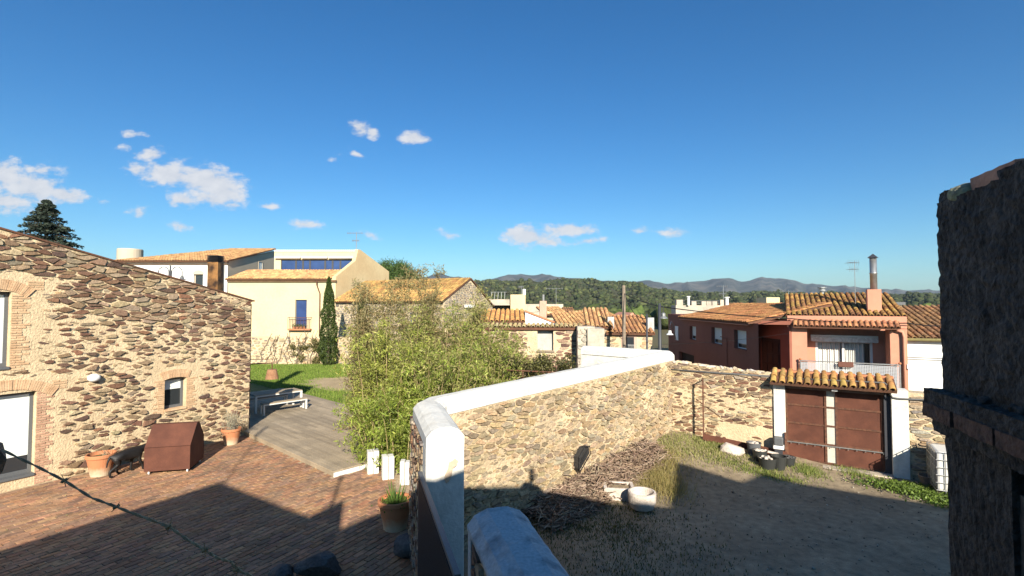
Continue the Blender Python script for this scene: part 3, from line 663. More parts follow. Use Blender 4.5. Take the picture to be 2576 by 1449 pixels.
# ---------------------------------------------------------------- gate wall on the right
gT = Vector((.86,-.51,0)).normalized(); GO = Vector((9.25,14.05,0)); FW = Fr(GO, gT, (-1,-1))
tw = thing('yard_wall', GO, 'rubble wall of cream mortar and brown stones carrying the tiled gateway', 'wall')
ua, _ = FW.uv(1668, 1000); ug0, _ = FW.uv(1975, 1100); ug1, _ = FW.uv(2246, 1100); up0, _ = FW.uv(1946, 1000); up1, _ = FW.uv(2284, 1000); ue = 5.6
_, zt0 = FW.uv(1670, 908); _, zt1 = FW.uv(1940, 944); _, zt2 = FW.uv(2330, 990)
ztw = lambda u: zt0+(zt1-zt0)*(u-ua)/(up0-ua)
m = MB(); m.fprism(FW, [(ua-.3,-.1),(up0,-.1),(up0,ztw(up0)),(ua-.3,ztw(ua))], -.45, 0); w_l = m.build('wall', K['mortar'], tw)
m = MB(); m.fprism(FW, [(up1-.1,-.1),(ue,-.1),(ue,zt2-.05),(up1-.1,zt2)], -.45, 0); w_r = m.build('wall', K['mortar_grey'], tw)
def keepG(u, z, r):
    t = ztw(u)-z
    if t < .75: return r.uniform(.8,.95)
    if z < .95 and u > ua+1.7: return 0 if r.random() < .93 else .7
    if .75 < t < 1.35: return 0 if r.random() < .45 else r.uniform(.45,.8)
    return r.uniform(.6,.92)
masonry(w_l, FW, ua, up0-.02, lambda u: yz(*FW.pt(u,.2,0).to_2d())*.9, ztw, .26, .082, BROWN+TAN, 61, keepG, nobj=300, proud=(.014,.045))
masonry(w_l, FW, ua, up0-.02, .3, ztw, .13, .045, BROWN+TAN, 63, lambda u,z,r: 0 if r.random() < .55 or (z < .95 and u > ua+1.7) else r.uniform(.55,.9), nobj=0, proud=(.005,.018))
masonry(w_r, FW, up1+.02, ue, 0, zt2-.06, .28, .075, TAN+GREY, 62, nobj=120)
rk = random.Random(4)                                                           # rubble along the wall top
for k in range(34):
    u = ua+(up0-ua)*(k+.5)/34; p = FW.pt(u, -.2+rk.uniform(-.1,.1), ztw(u)-.06); rock('coping_stone', p, rk.uniform(.07,.12), rk.uniform(.16,.24), rk.uniform(.04,.075), 300+k, K['mortar_grey'] if k % 3 else K['whitestone'], w_l, sub=1, rot=rk.uniform(-1,1)+.5)
_, zp = FW.uv(1950, 958)
m = MB(); m.fbox(FW, up0, ug0+.02, -.44, .06, -.05, zp); m.build('gate_pier', K['white'], tw, bevel=.012)
m = MB(); m.fbox(FW, ug1-.02, up1, -.44, .06, -.05, zp-.02); m.build('gate_pier', K['white'], tw, bevel=.012)
m = MB(); m.fbox(FW, ug0+.02, ug1-.02, -.42, -.06, zp-.20, zp); m.build('lintel', M('brown_beam', (.30,.20,.16), (.24,.16,.13), nsc=3, var=.15), tw)
uu0, uu1 = up0-.08, ug1+.08
roof(tw, FW.pt(uu0, .36, zp+.02), FW.t, -FW.n3*.62+Vector((0,0,.24)), uu1-uu0, .72, pitch=(uu1-uu0)/14, tl=.5, cols=((1.0,.98,.55),(.85,.80,.55),(1.05,.93,.58)), seed=2, lift=.02, name='canopy')
m = MB()
for k in range(7): m.fbox(FW, uu0+.04+k*(uu1-uu0)/7, uu0+(k+1)*(uu1-uu0)/7, -.42, -.22, zp+.22, zp+.31)
m.build('ridge_course', K['terra'], tw, bevel=.02)
for k in range(14):
    m = MB(); q = uu0+.1+k*(uu1-uu0-.2)/13; m.fbox(FW, q-.03, q+.03, -.04, .30, zp-.04, zp+.002); m.build('rafter_end', K['whitepaint'], tw)
pz = lambda x, y, d=.03: FW.pt(*(lambda q: (q[0], d, q[1]))(FW.uv(x, y, d)))
m = MB(); m.tube([pz(1666,928), pz(1800,938), pz(1944,947)], .028, 8); m.build('conduit', K['pipe'], tw, smooth=True)
m = MB(); m.tube([pz(1965,951,.12), pz(2225,963,.12), pz(2236,972,.12), pz(2238,990,.10), pz(2245,1000,.09), pz(2262,1003,.09), pz(2400,1009,.05)], .022, 8); m.build('conduit', K['pipe'], tw, smooth=True)
m = MB(); m.tube([pz(1752,1004,.02), pz(1812,1049,.02)], .012); m.build('iron_bar', K['rust'], tw)
# the gate itself
gt = thing('yard_gate', FW.pt((ug0+ug1)/2,-.16,0), 'wide rusted steel gate with a pale vertical strip between its two panelled halves', 'gate')
dg = -.16; _, gz1 = FW.uv(2000, 972, dg); gz0 = .06; gL, gR = ug0+.05, ug1-.20; s0 = gL+(gR-gL)*.425; s1 = gL+(gR-gL)*.54
rows = [gz0+(gz1-gz0)*k/4 for k in range(5)]
for (a, b) in ((gL, s0), (s1, gR)):
    for k in range(4):
        m = MB(); m.fbox(FW, a+.028, b-.028, dg-.012, dg+.006, rows[k]+.02, rows[k+1]-.02); m.build('panel', K['corten'], gt)
m = MB(); m.fbox(FW, s0+.03, s1-.03, dg-.012, dg+.008, gz0+.03, gz1-.03); m.build('pale_strip', M('pale_sheet', (.60,.58,.50), (.52,.49,.41), nsc=3, var=.1, rough=.5), gt)
for a in (gL, s0, s1, gR):
    m = MB(); m.fbox(FW, a-.028, a+.028, dg-.03, dg+.035, gz0, gz1); m.build('upright', K['rust'], gt)
for k in range(5):
    m = MB(); z = rows[k]; m.fbox(FW, gL, gR, dg-.02, dg+.028, z-.024, z+.024); m.build('rail', K['rust'], gt)
m = MB(); q = gz0+(gz1-gz0)*.235; m.fbox(FW, gL, gR+.06, dg+.037, dg+.052, q-.014, q+.014); m.build('rack_bar', K['steel'], gt)
for k in range(12):
    m = MB(); uq = gL+.1+(gR-gL-.1)*k/11; m.lathe(FW.pt(uq, dg+.06, q-.045), [(.012,0),(.012,.024)], 8); m.build('bolt', K['steel'], gt)
m = MB(); m.fbox(FW, gR+.03, ug1-.022, -.30, -.06, 0, gz1+.05); m.build('gap_shade_strip', K['darkmetal'], gt)  # dark strip standing in for the shadowed gap right of the gate, no post
m = MB(); m.fbox(FW, ug0+.021, gL-.03, -.30, -.10, 0, gz1+.05); m.build('gap_shade_strip', K['darkmetal'], gt)  # dark strip for the shadow between left pier and gate, no post
m = MB(); m.fbox(FW, gL-.1, ug1-.03, -.05, .28, .0, .035); m.build('threshold', K['greyrender'], gt)
# low steel beam and post of the sliding gate
b0 = pz(1768, 1104, .45); b1 = FW.pt(gL, .10, .0)
sb = thing('gate_track', (b0.x, b0.y, yz(b0.x,b0.y)), 'thin rusty post on a low rusted steel beam in front of the yard wall', 'gate track')
fb = Fr(b0, (b1-b0).to_2d(), (-1,-1)); lb = (b1-b0).to_2d().length
m = MB(); m.fprism(fb, [(0,b0.z-.02),(lb,.02),(lb,.30),(0,b0.z+.16)], -.03, .03); m.build('beam', K['corten'], sb)
m = MB(); zt_ = fb.uv(1766, 952)[1]; m.fbox(fb, 0, .045, -.02, .02, b0.z+.16, zt_); m.build('post', K['rust'], sb)
m = MB(); m.tube([fb.pt(.02,0,zt_-.02), fb.pt(.02,0,zt_-.02)-FW.n3*.38-FW.t*.1+Vector((0,0,-.10))], .02, 5); m.build('brace', K['rust'], sb)
m = MB(); m.fbox(fb, lb-.06, lb, -.035, .035, .3, .85); m.build('end_stop', K['rust'], sb)
c = FW.pt(ug0-.16, .10, .35); mo = thing('gate_motor', (c.x, c.y, .28), 'grey box of the gate motor with a pale base beside the left gate pier', 'motor')
m = MB(); m.fbox(FW, ug0-.28, ug0-.04, .14, .36, .50, .74); m.build('housing', K['grey'], mo, bevel=.03); m = MB(); m.fbox(FW, ug0-.30, ug0-.02, .12, .38, .40, .50); m.build('cover', K['whitepaint'], mo, bevel=.02); m = MB(); m.fbox(FW, ug0-.26, ug0-.06, .16, .34, .0, .40); m.build('stand', K['darkmetal'], mo)
c = FW.pt((ug0+ug1)/2-.02, .06, zp-.12); fl = thing('floodlight', c, 'small black floodlight under the tiled gate canopy', 'light')
m = MB(); m.fbox(FW, -.12+(ug0+ug1)/2, .06+(ug0+ug1)/2, .06, .22, zp-.16, zp-.07); m.build('housing', K['black'], fl, bevel=.01); m = MB(); m.fbox(FW, -.10+(ug0+ug1)/2, .04+(ug0+ug1)/2, .221, .226, zp-.145, zp-.085); m.build('lens', K['whitepaint'], fl)
# ================================================================ HOUSES BEYOND
ORANGE = ((1.25,1.2,1.05),(1.1,1.0,.85),(1.35,1.35,1.15),(1.05,.95,.85)); GOLD = ((.85,.80,.48),(.70,.62,.42),(1.0,.92,.55),(.62,.50,.42)); BRN = ((.62,.56,.55),(.50,.44,.44),(.75,.64,.58),(.66,.55,.50))
AX = Fr((0,0), (1,0), (0,-1))
def fr_at(Y): return Fr((0,Y), (1,0), (0,-1))
def window_part(par, fr, a, b, z0, z1, glass='glass', d=0, fw=.06, frame='grey', sill=True):
    m = MB(); m.fbox(fr, a-.0, b+.0, d-.01, d+.045, z0, z0+fw); m.fbox(fr, a, b, d-.01, d+.045, z1-fw, z1); m.fbox(fr, a, a+fw, d-.01, d+.043, z0+fw, z1-fw); m.fbox(fr, b-fw, b, d-.01, d+.043, z0+fw, z1-fw); w = m.build('window', K[frame], par)
    m = MB(); m.fbox(fr, a+fw, b-fw, d-.008, d+.012, z0+fw, z1-fw); m.build('pane', K[glass], w)
    if sill: m = MB(); m.fbox(fr, a-.06, b+.06, d-.01, d+.10, z0-.06, z0-.003); m.build('sill', K['beige'], w)
    return w
def antenna(name, lab, p, h, parent=None, arms=((.75,.55),(.9,.4)), r=.02):
    t = thing(name, p, lab, 'antenna'); p = Vector(p); m = MB(); m.tube([p, p+Vector((0,0,h))], r, 6); m.build('mast', K['steel'], t)
    for k, (f, w) in enumerate(arms):
        m = MB(); z = p.z+h*f; m.tube([(p.x-w*.6, p.y, z),(p.x+w*.4, p.y+.1, z+.02)], r*.7, 5)
        for i in range(6):
            q = -w*.55+i*w*.18; m.tube([(p.x+q, p.y-.22+.03*i, z),(p.x+q, p.y+.22-.03*i, z)], r*.5, 4)
            m.tube([(p.x+q, p.y, z-.12),(p.x+q, p.y, z+.12)], r*.45, 4)
        m.build('aerial', K['steel'], t)
    return t
# ---- cream house with the blue window band
CYc = 46.0; FC = fr_at(CYc); sc = CYc/F
X0, X1 = D(572,800,CYc).x, D(843,800,CYc).x; zev = D(700,703,CYc).z
ch_ = thing('cream_house', ((X0+X1)/2, CYc, 0), 'large cream rendered house with balcony door and blue window band under the eaves', 'house')
SKW = .3; ysk = lambda x: (X1-SKW*CYc)/((x-CX)/F-SKW)
Yr = ysk(905); zr = D(905,628,Yr).z; Yb = ysk(978); zb = D(978,683,Yb).z; Yv = ysk(893); zv = D(893,656,Yv).z; X1r = X1+SKW*(Yr-CYc); X1b = X1+SKW*(Yb-CYc); ks = math.hypot(1,SKW)
du0, dz0 = FC.uv(742, 826); du1, dz1 = FC.uv(772, 754)
m = MB(); wall_with_holes(m, FC, X0, X1, lambda u: zev, [(du0, du1, dz0, dz1)], -.4, 0); cw_ = m.build('wall', K['cream'], ch_)
side = Fr((X1,CYc), (SKW,1), (1,0))
m = MB(); m.fprism(side, [(.02,-.1),((Yb-CYc)*ks,-.1),((Yb-CYc)*ks,zb),((Yr-CYc)*ks,zr),((Yr-CYc-.35)*ks,zr-.02),((Yv-CYc)*ks,zv),(.02,zev+.25)], -.4, .005); m.build('side_wall', K['cream2'], ch_)
zup = D(800,680,Yr).z; FU = fr_at(Yr)
XU0, XU1 = D(690,650,Yr).x, X1r-.3
wu0, wz0 = FU.uv(706, 684); wu1, wz1 = FU.uv(893, 653)
m = MB(); wall_with_holes(m, FU, XU0, XU1, lambda u: zr-.15, [(wu0, wu1, wz0, wz1)], -.3, 0); m.build('upper_wall', K['cream'], ch_)
nW = [0,.20,.295,.39,.595,.695,.80,1.0]
for a, b in zip(nW, nW[1:]):
    window_part(ch_, FU, wu0+(wu1-wu0)*a, wu0+(wu1-wu0)*b, wz0, wz1, 'blueglass', -.12, .09, 'darkmetal', False)
for k in range(3):
    a = wu0-.5+(wu1-wu0+.6)*k/3; b = wu0-.5+(wu1-wu0+.6)*(k+1)/3-.12; z = FU.uv(800,650)[1]
    m = MB(); m.fbox(FU, a, b, .0, .35, z-.02, z+.14); m.build('awning_case', K['whitepaint'], ch_, bevel=.03)
for k in range(12):
    a = XU0+.9+(XU1-XU0-1.6)*k/11; z = FU.uv(800,639)[1]; m = MB(); m.fbox(FU, a-.09, a+.09, 0, .03, z-.09, z+.09); m.build('vent', K['cream2'], ch_)
for k in range(40):
    a = XU0+(XU1-XU0)*(k+.5)/40; m = MB(); m.tube([FU.pt(a,.12,zr-.12), FU.pt(a,-.6,zr-.06)], .1, 7); m.build('edge_tile', K['whitepaint'], ch_)
roof(ch_, (X0-.1, CYc-.35, zev+.02), (1,0,0), (0, Yr-CYc+.3, zup-zev), X1-X0-.3, math.hypot(Yr-CYc, zup-zev)+.25, pitch=.27, tl=.5, nobj=0, seed=5, cols=ORANGE)
m = MB(); m.hexa([(XU0+.2,Yr,zr-.16),(X1r-.1,Yr,zr-.16),(X1b-.1,Yb,zb-.1),(XU0+2,Yb,zb-.1),(XU0+.2,Yr,zr-.05),(X1r-.1,Yr,zr-.05),(X1b-.1,Yb,zb),(XU0+2,Yb,zb)]); m.build('back_roof', K['tilebed'], ch_)
m = MB(); m.fbox(FC, X0, X1+.1, .0, .22, zev-.22, zev-.06); m.build('eave_moulding', M('eave_brick', (.20,.12,.06), (.12,.07,.04), nsc=8, var=.3), ch_)
dr = window_part(ch_, FC, du0, du1, dz0, dz1, 'blueglass', -.18, .07, 'grey', False)
m = MB(); m.fbox(FC, du0-.5, du1+.5, 0, .45, dz0-.16, dz0-.03); bal = m.build('balcony', K['terra'], ch_)
m = MB(); m.fbox(FC, du0-.5, du1+.5, .41, .44, dz0+1.0, dz0+1.04); m.fbox(FC, du0-.5, du0-.47, 0, .44, dz0+1.0, dz0+1.04); m.fbox(FC, du1+.47, du1+.5, 0, .44, dz0+1.0, dz0+1.04); m.build('rail', K['rust'], bal)
for k in range(15):
    a = du0-.48+(du1-du0+.96)*k/14; m = MB(); m.fbox(FC, a-.012, a+.012, .415, .435, dz0-.03, dz0+1.0); m.build('baluster', K['rust'], bal)
for k in range(4):
    a = du0+.05+k*.3; p = FC.pt(a, .28, dz0-.03); t = thing('flower_pot', p, ['terracotta flower pot at the left end of the cream house balcony','second terracotta pot from the left rail of the cream house balcony','second terracotta pot from the right rail of the cream house balcony','terracotta flower pot at the right end of the cream house balcony'][k], 'flower pot', 'pots on the balcony'); m = MB(); m.lathe(p, [(.08,0),(.12,.2),(.10,.2)], 10); m.build('pot', K['terra'], t)
    rg = np.random.default_rng(k); cen = np.array(p)+np.array([0,0,.3])+rg.normal(size=(60,3))*.09; V, Fq = leaf_arrays(cen, .1, .05, rg); nmesh('leaves', V, Fq, K['leaf'], t, col=pick(rg,60,GREENS), kind='stuff')
m = MB(); xq = D(805,720,CYc-.08).x; zq = D(805,712,CYc-.08).z; m.tube([(D(800,706,CYc).x, CYc-.3, zev-.05),(D(800,706,CYc).x, CYc-.3, zev-.5),(xq, CYc-.08, zq-1.0),(xq, CYc-.08, .3)], .055, 7); m.build('downpipe', K['rust'], ch_)
antenna('aerial_mast', 'thin blue-grey aerial mast on the cream house roof corner', (X1r-.5, Yr+.3, zr-.1), D(897,583,Yr).z-zr+.1, arms=((.95,1.6),(.55,.7)), r=.035)
# ---- white house behind with tiled hip roof
FWh = fr_at(48.0); xw0, xw1 = D(250,700,48).x, D(572,700,48).x; zw = D(450,658,48).z
wh = thing('white_house', ((xw0+xw1)/2, 48, 0), 'white house with an orange tiled roof and arched window behind the stone gable', 'house')
au0, az0 = FWh.uv(486, 725); au1, az1 = FWh.uv(511, 690)
m = MB(); wall_with_holes(m, FWh, xw0, xw1, lambda u: zw, [(au0, au1, az0, az1)], -.4, 0); m.build('wall', K['whitepaint'], wh)
window_part(wh, FWh, au0, au1, az0, az1, 'glass', -.25, .08, 'beige', False)
m = MB(); n = 10; ha = (au1-au0)/2; pl = [(au0+ha+ha*math.cos(math.pi*i/n)*1.25, az1-.0+ha*.9*math.sin(math.pi*i/n)+.0) for i in range(n+1)]; m.fprism(FWh, pl, -.2, .004); m.build('arch_head', K['beige'], wh)
Yw2 = 57.4; zw2 = D(690,629,Yw2).z; xs = D(690,629,Yw2).x
m = MB(); m.add([(xw1+.01,48,-.1),(xw1+.01,48,zw),(xs+.01,Yw2,zw2-.1),(xs+.01,Yw2,-.1)], [(0,1,2,3)]); m.prism([(xw1,48.01,-.1),(xw1,48.01,zw-.02),(xs,Yw2,zw2-.12),(xs,Yw2,-.1)], (-.3,.02,0)); m.build('side_wall', K['beige'], wh)  # beige stands in for dim grazing light on this white house side
fs = Fr((xw1,48), (xs-xw1,Yw2-48), (1,0)); uw, zw_ = fs.uv(655,672); window_part(wh, fs, uw-.45, uw+.45, zw_-.35, zw_+.6, 'blind', .0, .06, 'beige', False)
L_hip = D(305,656,48).x
roof(wh, (L_hip-.4, 47.6, zw+.05), (1,0,0), (0,Yw2-48,zw2-zw), xw1-L_hip+.6, math.hypot(Yw2-47.6, zw2-zw), pitch=.27, tl=.5, nobj=0, seed=6, cols=ORANGE, skip=lambda u, v: u < v*.52, hip=.52)
m = MB(); m.fbox(FWh, L_hip-.3, xw1+.1, 0, .3, zw-.12, zw-.0); m.fbox(FWh, L_hip-.2, xw1+.05, 0, .15, zw-.30, zw-.22); m.build('cornice', M('cornice_brick', (.22,.14,.09), (.14,.09,.06), nsc=6, var=.3), wh)
m = MB(); xq = D(562,700,47.9).x; m.tube([(xq,47.6,zw),(xq,47.9,zw-.4),(xq,47.9,1)], .06, 7); m.build('downpipe', K['grey'], wh)
c = D(327,655,52); rt = 27*52/F; tk = thing('round_tower', (c.x, 52, 0), 'squat round cream rendered tower top rising left of the white house roof', 'tower')
m = MB(); zt2_ = D(327,627,52).z; m.lathe((c.x,52,0), [(rt,0),(rt,zt2_-.1),(rt*.97,zt2_),(rt*.85,zt2_)], 28); m.build('wall', K['beige'], tk, smooth=False)
# double-armed lamp post in front of the white house
lp = D(428,700,34); tl_ = thing('street_lamp', (lp.x, 34, 0), 'dark lamp post with two curved arms before the white house', 'street lamp'); zt_l = D(428,668,34).z
m = MB(); m.tube([(lp.x,34,0),(lp.x,34,zt_l)], .055, 8); m.build('post', K['darkmetal'], tl_)
for sgn in (-1,1):
    m = MB(); R = .36; pts = [(lp.x+sgn*(.08), 34, zt_l-1.2)]+[(lp.x+sgn*(.1+R-R*math.cos(a)), 34, zt_l-.45+R*math.sin(a)) for a in [math.pi*i/10 for i in range(11)]]+[(lp.x+sgn*(.1+2*R),34,zt_l-.7)]; m.tube(pts, .032, 6); m.build('arm', K['darkmetal'], tl_)
    m = MB(); q = (lp.x+sgn*(.1+2*R), 34, zt_l-.98); m.lathe(q, [(.26,0),(.22,.05),(.12,.09),(.10,.24),(.04,.28)], 14); m.build('lamp_head', K['grey'], tl_)
# ---- stone barn with gold roof
bT = Vector((-.88,.48,0)).normalized(); bS = Vector((.48,.88,0)).normalized(); b0_ = Vector((-5.4,38.8,0)); FB = Fr(b0_, bT, (-1,-1)); FBs = Fr(b0_, bS, (1,-1))
LB_, hb, db = 12.0, 4.92, 3.75
bn = thing('stone_barn', b0_, 'grey stone barn with a golden orange tiled roof behind the bamboo', 'barn'); zrb = hb+1.88
m = MB(); m.fbox(FB, .02, LB_, -.4, 0, -.1, hb); bw = m.build('wall', K['mortar_grey'], bn)
m = MB(); m.fprism(FBs, [(0,-.1),(2*db,-.1),(2*db,hb-.45),(db,zrb),(0,hb)], -.4, 0.01); bg_ = m.build('gable_wall', K['mortar_grey'], bn)
masonry(bw, FB, 0.1, LB_, 0, hb-.05, .36, .19, GREY, 71, lambda u,z,r: r.uniform(.6,.9), nobj=120, proud=(.02,.05))
masonry(bg_, FBs, 0, 2*db, 0, lambda u: (hb+(zrb-hb)*u/db if u < db else zrb-(zrb-hb+.45)*(u-db)/db)-.03, .28, .16, GREY, 72, lambda u,z,r: r.uniform(.6,.92), d=.01, nobj=120, proud=(.02,.05))
sv = bS*db+Vector((0,0,zrb-hb))
roof(bn, FB.pt(-.12,.3,hb-.02), bT, sv, LB_+.3, sv.length+.3, pitch=.235, tl=.46, nobj=300, seed=7, cols=((1.15,1.12,.72),(1.0,.95,.66),(1.25,1.25,.82),(.95,.86,.62)))
sv2 = -bS*db+Vector((0,0,zrb-hb+.45)); p = FBs.pt(2*db+.2,.1,hb-.5); m = MB(); q = [p, p+bT*LB_, p+bT*LB_+sv2*1.02, p+sv2*1.02]; m.hexa(q+[x+Vector((0,0,.12)) for x in q]); m.build('back_roof', K['tilebed'], bn)
m = MB(); u_, z_ = FBs.uv(1180,770); m.fbox(FBs, u_-.75, u_+.75, .02, .25, z_-.12, z_+.12); m.build('awning_case', K['whitepaint'], bn)
u_, z_ = FB.uv(1040,800); window_part(bn, FB, u_-.4, u_+.4, z_-.6, z_+.5, 'blueglass', .03, .08, 'beige', False)
# ---- garden back wall
FBk = fr_at(38.9); gx0, gx1 = D(600,900,38.9).x, D(905,900,38.9).x
bk = thing('back_wall', ((gx0+gx1)/2, 38.9, 0), 'weathered stone wall with bare creepers at the end of the lawn', 'wall'); zk = D(750,848,38.9).z
m = MB(); m.fbox(FBk, gx0, gx1, -.4, 0, -.1, zk); w_ = m.build('wall', K['mortar_grey'], bk)
masonry(w_, FBk, gx0, gx1, 0, zk-.03, .32, .17, GREY+TAN, 81, lambda u,z,r: r.uniform(.5,.88), nobj=120, proud=(.02,.05))
# ---- ruined lean-to with boarded window
RY = 22.0; FR_ = Fr((0,RY), (1,-.06), (0,-1)); ru0 = FR_.uv(1215,850)[0]; ru1 = FR_.uv(1462,850)[0]; rz = FR_.uv(1350,826)[1]
ru = thing('ruined_shed', ((ru0+ru1)/2, RY, 0), 'old red-brown stone outbuilding with tile edge and pale shuttered window', 'outbuilding')
h0, hz0 = FR_.uv(1352,882); h1, hz1 = FR_.uv(1392,829)
m = MB(); wall_with_holes(m, FR_, ru0-3.0, ru1, lambda u: rz, [(h0,h1,hz0,hz1)], -.5, 0); w_ = m.build('wall', K['mortar_grey'], ru)
masonry(w_, FR_, ru0-2.9, ru1, 0, rz, .32, .11, RUIN+[(.34,.26,.18)], 91, lambda u,z,r: r.uniform(.72,.95), [(h0-.25,h1+.05,hz0-.1,hz1+.08)], nobj=260, proud=(.02,.06))
m = MB(); m.fbox(FR_, h0-.02, h1+.02, -.30, -.26, hz0, hz1); sh = m.build('shutter', M('grey_shutter', (.48,.48,.44), (.4,.4,.37), nsc=3, var=.1), ru)
m = MB(); m.fbox(FR_, h0-.2, h1+.25, -.3, .05, hz1, hz1+.09); m.build('lintel', K['wood'], ru); m = MB(); m.fbox(FR_, h0-.05, h1+.05, -.3, .06, hz0-.08, hz0-.002); m.build('sill', K['wood'], ru)
px0 = FR_.uv(1455,850)[0]; m = MB(); m.fbox(FR_, px0-.1, px0+.62, .0, .9, -.1, rz+.12); pq = m.build('buttress', K['greyrender'], ru)
masonry(pq, FR_, px0-.1, px0+.62, 0, rz+.1, .24, .14, [(.42,.38,.30),(.36,.32,.26),(.48,.44,.35)], 92, lambda u,z,r: r.uniform(.75,.93), d=.9, nobj=60, proud=(.02,.06))
m = MB(); m.fbox(FR_, px0+.30, px0+1.0, -.4, 1.1, -.1, rz+.05); m.build('end_wall', K['greyrender'], ru)
roof(ru, FR_.pt(ru0-.6,.12,rz+.03), FR_.t, -FR_.n3*.9+Vector((0,0,.10)), ru1-ru0+.7, 1.0, pitch=.215, tl=.5, nobj=60, seed=9, cols=((.95,1.25,1.3),(1.1,1.35,1.3),(.9,1.1,1.0)), name='tile_edge')
# ---- village houses
def block(name, lab, x0, x1, yt, Y, depth, mat, cat='house', slopepx=0):
    a, b = D(x0,yt,Y), D(x1,yt+slopepx,Y); t = thing(name, ((a.x+b.x)/2, Y, 0), lab, cat)
    m = MB(); m.prism([(a.x,Y,-.1),(b.x,Y,-.1),(b.x,Y,b.z),(a.x,Y,a.z)], (0,depth,0)); m.build('wall', mat, t, bevel=.02); return t
def tiled(t, x0, x1, ye, Ye, yr, Yr_, pitch=.25, seed=1, cols=ORANGE, nobj=0, sk=0):
    e0, e1, r0 = D(x0,ye,Ye), D(x1,ye,Ye), D(x0,yr,Yr_); s = Vector((sk, Yr_-Ye, r0.z-e0.z)); return roof(t, e0, (1,0,0), s, e1.x-e0.x, s.length, pitch=pitch, tl=.5, nobj=nobj, seed=seed, cols=cols)
t = block('village_house', 'pale yellow flat-roofed village house with a set-back grey terrace', 1284, 1322, 741, 48, 8, K['cream']); 
m = MB(); a = D(1228,753,48.5); b = D(1284,753,48.5); z2 = D(1250,768,48.5).z; m.box((a.x,48.5,z2),(b.x,56,a.z)); m.box((a.x,50,-.1),(b.x,56,z2)); m.build('terrace_wall', K['greyrender'], t)
m = MB(); m.box((D(1322-4,741,48).x-.1,48.2,D(1300,741,48).z-.05),(D(1322,741,48).x+.02,48.8,D(1300,727,48).z)); m.build('chimney', K['whitepaint'], t)
m = MB(); 
for k in range(5): m.tube([(a.x+.2+k*.35,50,a.z),(a.x+.3+k*.33,50,a.z+.75)], .025, 5)
m.tube([(a.x+.2,50,a.z+.75),(a.x+1.8,50,a.z+.75)], .025, 5); m.build('railing', K['steel'], t)
t = block('village_house', 'low house with a ribbed orange tile roof right of the barn gable', 1206, 1322, 810, 33.2, 4, K['greyrender']); tiled(t, 1204, 1322, 809, 32.9, 780, 37.2, pitch=.36, nobj=90, seed=11, cols=((1.3,1.1,.75),(1.15,.95,.65),(1.35,1.2,.8)))
t = block('village_house', 'white house end with red-topped sloping parapet beside the ribbed roof', 1321, 1400, 784, 35, 6, K['whitepaint'], slopepx=31)
m = MB(); a, b = D(1320,784,35), D(1401,815,35); m.prism([(a.x,34.9,a.z),(b.x,34.9,b.z),(b.x,34.9,b.z+.12),(a.x,34.9,a.z+.12)], (0,.5,0)); m.build('parapet_coping', K['terra'], t)
m = MB(); a = D(1358,790,35.5); m.box((a.x,35.5,a.z-.5),(D(1375,790,35.5).x,36.0,D(1360,757,35.5).z)); chm = m.build('chimney', M('pink_plaster_stack', (.55,.35,.26), (.45,.3,.22), nsc=2, var=.2), t); m = MB(); q = D(1367,757,35.75); m.tube([q-Vector((0,0,.1)), (q.x,q.y,D(1367,741,35.75).z)], .085, 10); m.build('flue_pipe', K['steel'], chm)
block('village_house', 'streaked grey rendered house wall in front of the wooded hill', 1318, 1417, 765, 56, 7, K['greyrender'])
t = block('village_house', 'yellow house wall under a small hipped orange roof', 1376, 1428, 783, 44, 4, K['cream'], slopepx=12); tiled(t, 1370, 1432, 792, 43.6, 772, 47, seed=12, sk=-.6)
t = block('village_house', 'small white-walled house end with a tile crest among the roofs', 1410, 1452, 790, 50, 5, K['whitepaint']); tiled(t, 1418, 1447, 785, 49.6, 774, 51.5, seed=13, cols=BRN)
t = block('village_house', 'broad house under a wide orange tiled roof behind the white wall', 1408, 1560, 815, 33, 9, K['greyrender'])
roof(t, D(1405,822,32.5), (1,.05,.04), Vector((-.05,8.5,1.05)), D(1530,812,32.5).x-D(1405,822,32.5).x, 6.4, pitch=.28, tl=.5, nobj=60, seed=14, cols=ORANGE)
roof(t, D(1462,808,36), (1,.05,.10), Vector((-.3,8.5,.75)), D(1560,790,36).x-D(1462,806,36).x, 6.5, pitch=.28, tl=.5, nobj=0, seed=15, cols=ORANGE)
m = MB(); a = D(1503,802,34); m.box((a.x,34,a.z-.7),(a.x+.55,34.5,a.z+.25)); m.build('chimney', K['greyrender'], t)
t = block('village_house', 'small white gabled house peeping over the tile roofs', 1572, 1612, 797, 38, 5, K['whitepaint']); m = MB(); a = D(1570,798,37.9); b = D(1614,800,37.9); m.prism([(a.x,37.9,a.z),(b.x,37.9,b.z),((a.x+b.x)/2,37.9,a.z+.35)], (0,5,0)); m.build('gable', K['salmon'], t)
FS = Fr((0,26.5), (1,-.08), (0,-1)); su0 = FS.uv(1489,840)[0]; su1 = FS.uv(1641,840)[0]; sz = FS.uv(1585,838)[1]
t = thing('stone_cottage', ((su0+su1)/2, 26, 0), 'small stone cottage with ribbed orange roof and metal-topped chimneys near the wooden pole', 'house')
sx_ = FS.uv(1528,840)[0]; m = MB(); m.fbox(FS, su0, su1, -4, 0, -.1, sz); w_ = m.build('wall', K['mortar_grey'], t); m = MB(); m.fbox(FS, su0, sx_, -4, .01, sz, FS.uv(1500,822)[1]); w2_ = m.build('wall', K['mortar_grey'], t)
su_, szz = FS.uv(1582,862); masonry(w_, FS, su0, su1, 0, sz-.02, .26, .12, TAN, 101, lambda u,z,r: r.uniform(.7,.93), [(su_-.45,su_+.5,szz-.5,szz+.45)], nobj=160); masonry(w2_, FS, su0, sx_, sz, FS.uv(1500,823)[1], .24, .11, TAN, 102, d=.01, nobj=20)
